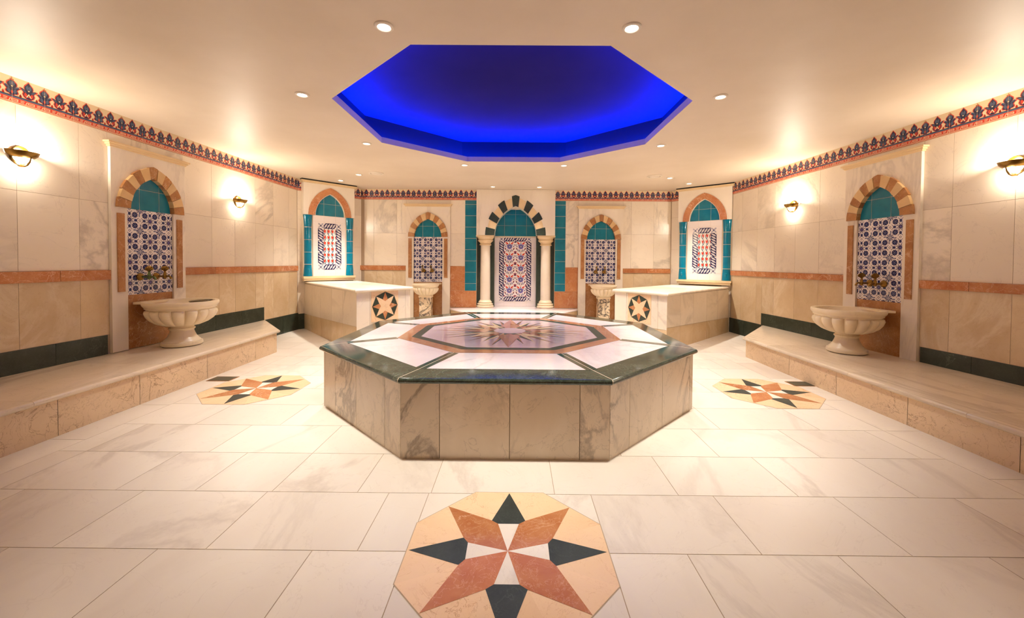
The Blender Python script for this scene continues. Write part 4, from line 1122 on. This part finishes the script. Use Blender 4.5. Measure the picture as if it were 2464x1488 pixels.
# ------------------------------------------------------------------ faucets
def shell(mb, c, ax, out_, r, m='brass', n=7):
    """scallop fan: centre c, pointing along ax, thin along out_"""
    c = Vector(c); ax = Vector(ax).normalized(); o_ = Vector(out_).normalized(); s_ = ax.cross(o_)
    pts = []; N = n*4
    for k in range(N+1):
        a = -1.25+2.5*k/N
        rr = r*(1.0+0.07*abs(math.cos(a/2.5*n*PI)))
        pts.append((c+(ax*math.cos(a)+s_*math.sin(a))*rr, abs(math.cos(a/2.5*n*PI))))
    f = [p+o_*(-0.004-0.0) for p, q in pts]; base_f = c-ax*r*0.15-o_*0.010; base_b = c-ax*r*0.15+o_*0.010
    for k in range(N):
        p0, p1 = pts[k][0], pts[k+1][0]; w0, w1 = 0.004+0.005*pts[k][1], 0.004+0.005*pts[k+1][1]
        m0, m1 = base_f.lerp(p0, 0.6), base_f.lerp(p1, 0.6)
        mb.poly([base_f, m0-o_*(0.006+w0), m1-o_*(0.006+w1)], m)
        mb.poly([m0-o_*(0.006+w0), p0-o_*w0*0.4, p1-o_*w1*0.4, m1-o_*(0.006+w1)], m)
        mb.poly([p0-o_*w0*0.4, p0+o_*w0*0.4, p1+o_*w1*0.4, p1-o_*w1*0.4], m)
        mb.poly([p0+o_*w0*0.4, base_b, p1+o_*w1*0.4], m)
def faucet(loc, rz, label, group, body='brass'):
    t = thing('brass_faucet', label, 'faucet', loc, rz, group)
    mb = MB('brass')                                             # ribbed scallop rosette against the wall
    R = []
    for r_, yy in ((0.034, 0.0), (0.036, -0.006), (0.032, -0.016), (0.022, -0.026), (0.010, -0.032)):
        R.append([(r_*(1+0.07*math.cos(12*2*PI*k/72))*math.cos(2*PI*k/72), yy, r_*(1+0.07*math.cos(12*2*PI*k/72))*math.sin(2*PI*k/72)) for k in range(72)])
    mb.layers(R, 'brass'); mb.build('scallop_rosette', t)
    mb = MB(body)
    mb.tube([(0, -0.028, 0), (0, -0.06, 0), (0, -0.10, 0)], [0.009, 0.010, 0.012], 12)
    mb.lathe([(0.0, -0.026), (0.010, -0.024), (0.016, -0.014), (0.018, 0.008), (0.013, 0.018), (0.016, 0.024), (0.012, 0.032), (0.009, 0.050), (0.012, 0.056), (0.008, 0.062), (0.0, 0.064)], 16, c=(0, -0.10, 0))
    mb.build('body', t)
    mb = MB(body); mb.tube([(0, -0.112, 0), (0, -0.140, 0.004), (0, -0.158, -0.006), (0, -0.166, -0.026)], [0.010, 0.009, 0.009, 0.011], 10); mb.build('spout', t)
    mb = MB('brass'); shell(mb, (0, -0.10, 0.062), (0, 0, 1), (1, 0, 0), 0.046); mb.build('scallop_handle', t)
    return t
gf = 'scallop faucets over the basins'
for x, lab, bd in ((1.13, 'greenish aged brass faucet over the left-wall basin, nearer the viewer', 'verdigris'), (1.30, 'brass faucet with scallop handle over the left-wall basin, farther from the viewer', 'brass')):
    faucet(FL.loc(x, -0.009, 0.985), FL.a, lab, gf, bd)
for x, lab in ((-0.945, 'brass faucet with scallop handle over the right-wall basin, farther from the viewer'), (-0.795, 'brass faucet with scallop handle over the right-wall basin, nearer the viewer')):
    faucet(FR.loc(x, -0.009, 0.965), FR.a, lab, gf)
for x, lab in ((-1.70, 'left small brass faucet over the back basin left of the columns'), (-1.54, 'right small brass faucet over the back basin left of the columns'),
               (1.57, 'left small brass faucet over the back basin right of the columns'), (1.73, 'right small brass faucet over the back basin right of the columns')):
    faucet((x, 3.741, 0.985), 0, lab, gf)

# ------------------------------------------------------------------ wall sconces
def sconce(frame, x, z_, label):
    L = frame.loc(x, 0, z_)
    t = thing('wall_sconce', label, 'wall lamp', L, frame.a, 'brass uplight sconces on the side walls')
    N = 28
    prof = [(-0.034, 0.62), (-0.024, 0.80), (-0.010, 0.93), (0.006, 1.0), (0.016, 1.03)]
    def ring(z0, k, ins):
        return [((0.088*k-ins)*math.cos(PI+PI*i/N), (0.122*k-ins)*math.sin(PI+PI*i/N)-0.004, z0-0.010*math.sin(PI*i/N)) for i in range(N+1)]
    mb = MB('brass')
    outer = [ring(a, b_, 0.0) for a, b_ in prof]; inner = [ring(a, b_, 0.004) for a, b_ in prof[::-1]]
    mb.layers(outer+inner+[outer[0]], 'brass', 0, True, False, False, closed=False)
    mb.build('curved_shade', t)
    mb = MB('brass')                                            # oval back dish with a raised rim
    R = []
    for k, yy in ((1.0, -0.0), (1.02, -0.022), (0.93, -0.024), (0.84, -0.008)):
        R.append([(0.058*k*math.cos(2*PI*i/28), yy, -0.020+0.072*k*math.sin(2*PI*i/28)) for i in range(28)])
    mb.layers(R, 'brass'); mb.build('back_plate', t)
    mb = MB('brass')                                            # tapered cradle arm running under the glass
    mb.tube([(0, -0.012, -0.094), (0, -0.045, -0.098), (0, -0.068, -0.090), (0, -0.090, -0.066), (0, -0.102, -0.030)], [0.010, 0.009, 0.007, 0.005, 0.003], 8); mb.build('cradle_arm', t)
    mb = MB('glass_glow'); R = []                                # half bowl of frosted glass, lit from inside
    for q in range(7):
        a = PI/2*q/6
        R.append([(0.056*math.cos(a)*math.cos(PI+PI*i/N)*1.0, 0.082*math.cos(a)*math.sin(PI+PI*i/N)-0.010, -0.032-0.048*math.sin(a)) for i in range(N+1)])
    mb.layers(R, 'glass_glow', 0, True, False, False, closed=False); mb.build('frosted_glass_bowl', t)
    mb = MB('bulb'); mb.tube([(-0.03, -0.055, -0.004), (-0.026, -0.055, -0.004), (0.026, -0.055, -0.004), (0.03, -0.055, -0.004)], [0.006, 0.011, 0.011, 0.006], 14); mb.build('bulb', t)
    for nm, dz, pw in (('upward_light', 0.026, SCONCE_UP), ('downward_light', -0.093, SCONCE_DN)):
        l = bpy.data.lights.new(nm, 'POINT'); l.energy = pw; l.color = SCONCE_COL; l.shadow_soft_size = 0.018
        o = bpy.data.objects.new(nm, l); COL.objects.link(o); o.parent = t; o.location = (0, -0.06 if dz > 0 else -0.052, dz)
    return t
sconce(FL, 0.215, 1.962, 'brass wall sconce on the left wall nearest the viewer, at the picture edge')
sconce(FL, 2.467, 1.955, 'brass wall sconce on the left wall between the niche and the corner pier')
sconce(FR, 0.215, 1.962, 'brass wall sconce on the right wall nearest the viewer, at the picture edge')
sconce(FR, -2.06, 1.962, 'brass wall sconce on the right wall between the niche and the corner pier')

# ------------------------------------------------------------------ ceiling lights and vents
def downlight(x, y, label):
    t = thing('recessed_downlight', label, 'ceiling light', (x, y, CEIL), 0, 'recessed ceiling spotlights')
    mb = MB('whitetrim'); mb.lathe([(0.036, 0.0), (0.036, -0.006), (0.040, -0.010), (0.052, -0.008), (0.056, -0.003), (0.056, 0.0)], 32, cap0=False, cap1=False); mb.build('trim_ring', t)
    mb = MB('lamp'); mb.lathe([(0.0, -0.004), (0.033, -0.004), (0.034, 0.0)], 24, cap0=False, cap1=False); mb.idx([k for k in range(24)][::-1], 'lamp', 0, False); mb.build('lamp_lens', t)
    l = bpy.data.lights.new('spot_beam', 'SPOT'); l.energy = DOWN_W; l.color = DOWN_COL; l.spot_size = math.radians(70); l.spot_blend = 1.0; l.shadow_soft_size = 0.045
    o = bpy.data.objects.new('spot_beam', l); COL.objects.link(o); o.parent = t; o.location = (0, 0, -0.02)
    return t
D = [(-0.721, -1.481, 'recessed spotlight nearest the viewer, left of centre above the blue dome opening'),
     (0.717, -1.483, 'recessed spotlight nearest the viewer, right of centre above the blue dome opening'),
     (-1.713, -0.529, 'recessed spotlight beside the near left edge of the octagonal ceiling opening'),
     (1.716, -0.541, 'recessed spotlight beside the near right edge of the octagonal ceiling opening'),
     (-1.691, 0.818, 'recessed spotlight beside the far left edge of the octagonal ceiling opening'),
     (1.724, 0.820, 'recessed spotlight beside the far right edge of the octagonal ceiling opening'),
     (-0.681, 1.814, 'recessed spotlight just beyond the far edge of the ceiling opening, left one'),
     (0.719, 1.798, 'recessed spotlight just beyond the far edge of the ceiling opening, right one'),
     (-2.445, 2.483, 'recessed spotlight beside the round ceiling vent above the left corner slab'),
     (-2.934, 2.946, 'recessed spotlight closest to the left corner pier'),
     (2.505, 2.565, 'recessed spotlight beside the round ceiling vent above the right corner slab'),
     (3.000, 3.000, 'recessed spotlight closest to the right corner pier'),
     (-0.375, 3.406, 'recessed spotlight above the central alcove, left of its arch tip'),
     (0.469, 3.414, 'recessed spotlight above the central alcove, right of its arch tip')]
d0 = downlight(*D[0])
narrow = wide = None
FRONT = [d0]
for x, y, lab in D[1:]:
    dn = dup(d0, (x, y, CEIL), 0, lab)
    if y < 0: FRONT.append(dn)
    if 0.5 < y < 2.9:                                            # the far half of the ring has wider flood lamps
        for ch in dn.children:
            if ch.type == 'LIGHT':
                if wide is None:
                    wide = ch.data.copy(); wide.spot_size = math.radians(110); wide.energy = DOWN_W
                ch.data = wide
    if y > 2.9:                                                  # the lamps close to the walls have narrow beams
        for ch in dn.children:
            if ch.type == 'LIGHT':
                if narrow is None:
                    narrow = ch.data.copy(); narrow.spot_size = math.radians(48); narrow.spot_blend = 0.9; narrow.energy = DOWN_W*0.8
                ch.data = narrow
for dn in FRONT:                                                # lamps swivelled a little outwards in their rings
    v = Vector((dn.location.x, dn.location.y)).normalized()*0.05
    for ch in dn.children:
        if ch.type == 'LIGHT': ch.location = (v.x, v.y, -0.03)
def vent(x, y, label):
    t = thing('round_ceiling_vent', label, 'ceiling vent', (x, y, CEIL), 0, 'round ceiling vents')
    mb = MB('whitetrim'); mb.lathe([(0.085, 0.0), (0.115, 0.0), (0.115, -0.006), (0.108, -0.012), (0.092, -0.012), (0.085, -0.004)], 40, cap0=False, cap1=False); mb.build('vent_ring', t)
    mb = MB('whitetrim'); mb.lathe([(0.0, -0.016), (0.070, -0.014), (0.076, -0.008), (0.076, 0.0)], 40, cap0=False, cap1=False); mb.build('vent_disc', t)
    return t
v0 = vent(-2.134, 2.385, 'round cream ceiling vent left of the blue dome')
dup(v0, (2.22, 2.451, CEIL), 0, 'round cream ceiling vent right of the blue dome')

# ------------------------------------------------------------------ blue lit ceiling cove
t = thing('lit_ceiling_dome', 'octagonal ceiling recess with a dome lit deep blue from a hidden strip', 'ceiling dome', (OCX, OCY, CEIL))
O0 = octo(0, 0, OA, OAY, OKX, OKY)
def ringpts(P, z_): return [(x, y, z_) for x, y in P]
LIP = 0.065
mb = MB('fascia'); mb.layers([ringpts(O0, 0.0), ringpts(O0, LIP), ringpts(inset(O0, -0.02), LIP), ringpts(inset(O0, -0.02), 0.01)], 'fascia', 0, False, False, False); mb.build('cove_lip', t)
O1 = octo(0, 0, 1.745, 1.72, 0.735, 0.72)
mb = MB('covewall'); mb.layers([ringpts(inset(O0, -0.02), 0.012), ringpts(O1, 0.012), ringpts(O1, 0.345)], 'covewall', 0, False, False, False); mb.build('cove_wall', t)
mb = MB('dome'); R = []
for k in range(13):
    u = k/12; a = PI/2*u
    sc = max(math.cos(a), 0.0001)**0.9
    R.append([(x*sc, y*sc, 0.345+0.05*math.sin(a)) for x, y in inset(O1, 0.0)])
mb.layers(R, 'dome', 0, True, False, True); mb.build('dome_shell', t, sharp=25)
mb = MB('led'); mb.layers([ringpts(inset(O0, -0.10), 0.058), ringpts(inset(O0, -0.135), 0.058)], 'led', 0, False, False, False); mb.build('led_strip', t)
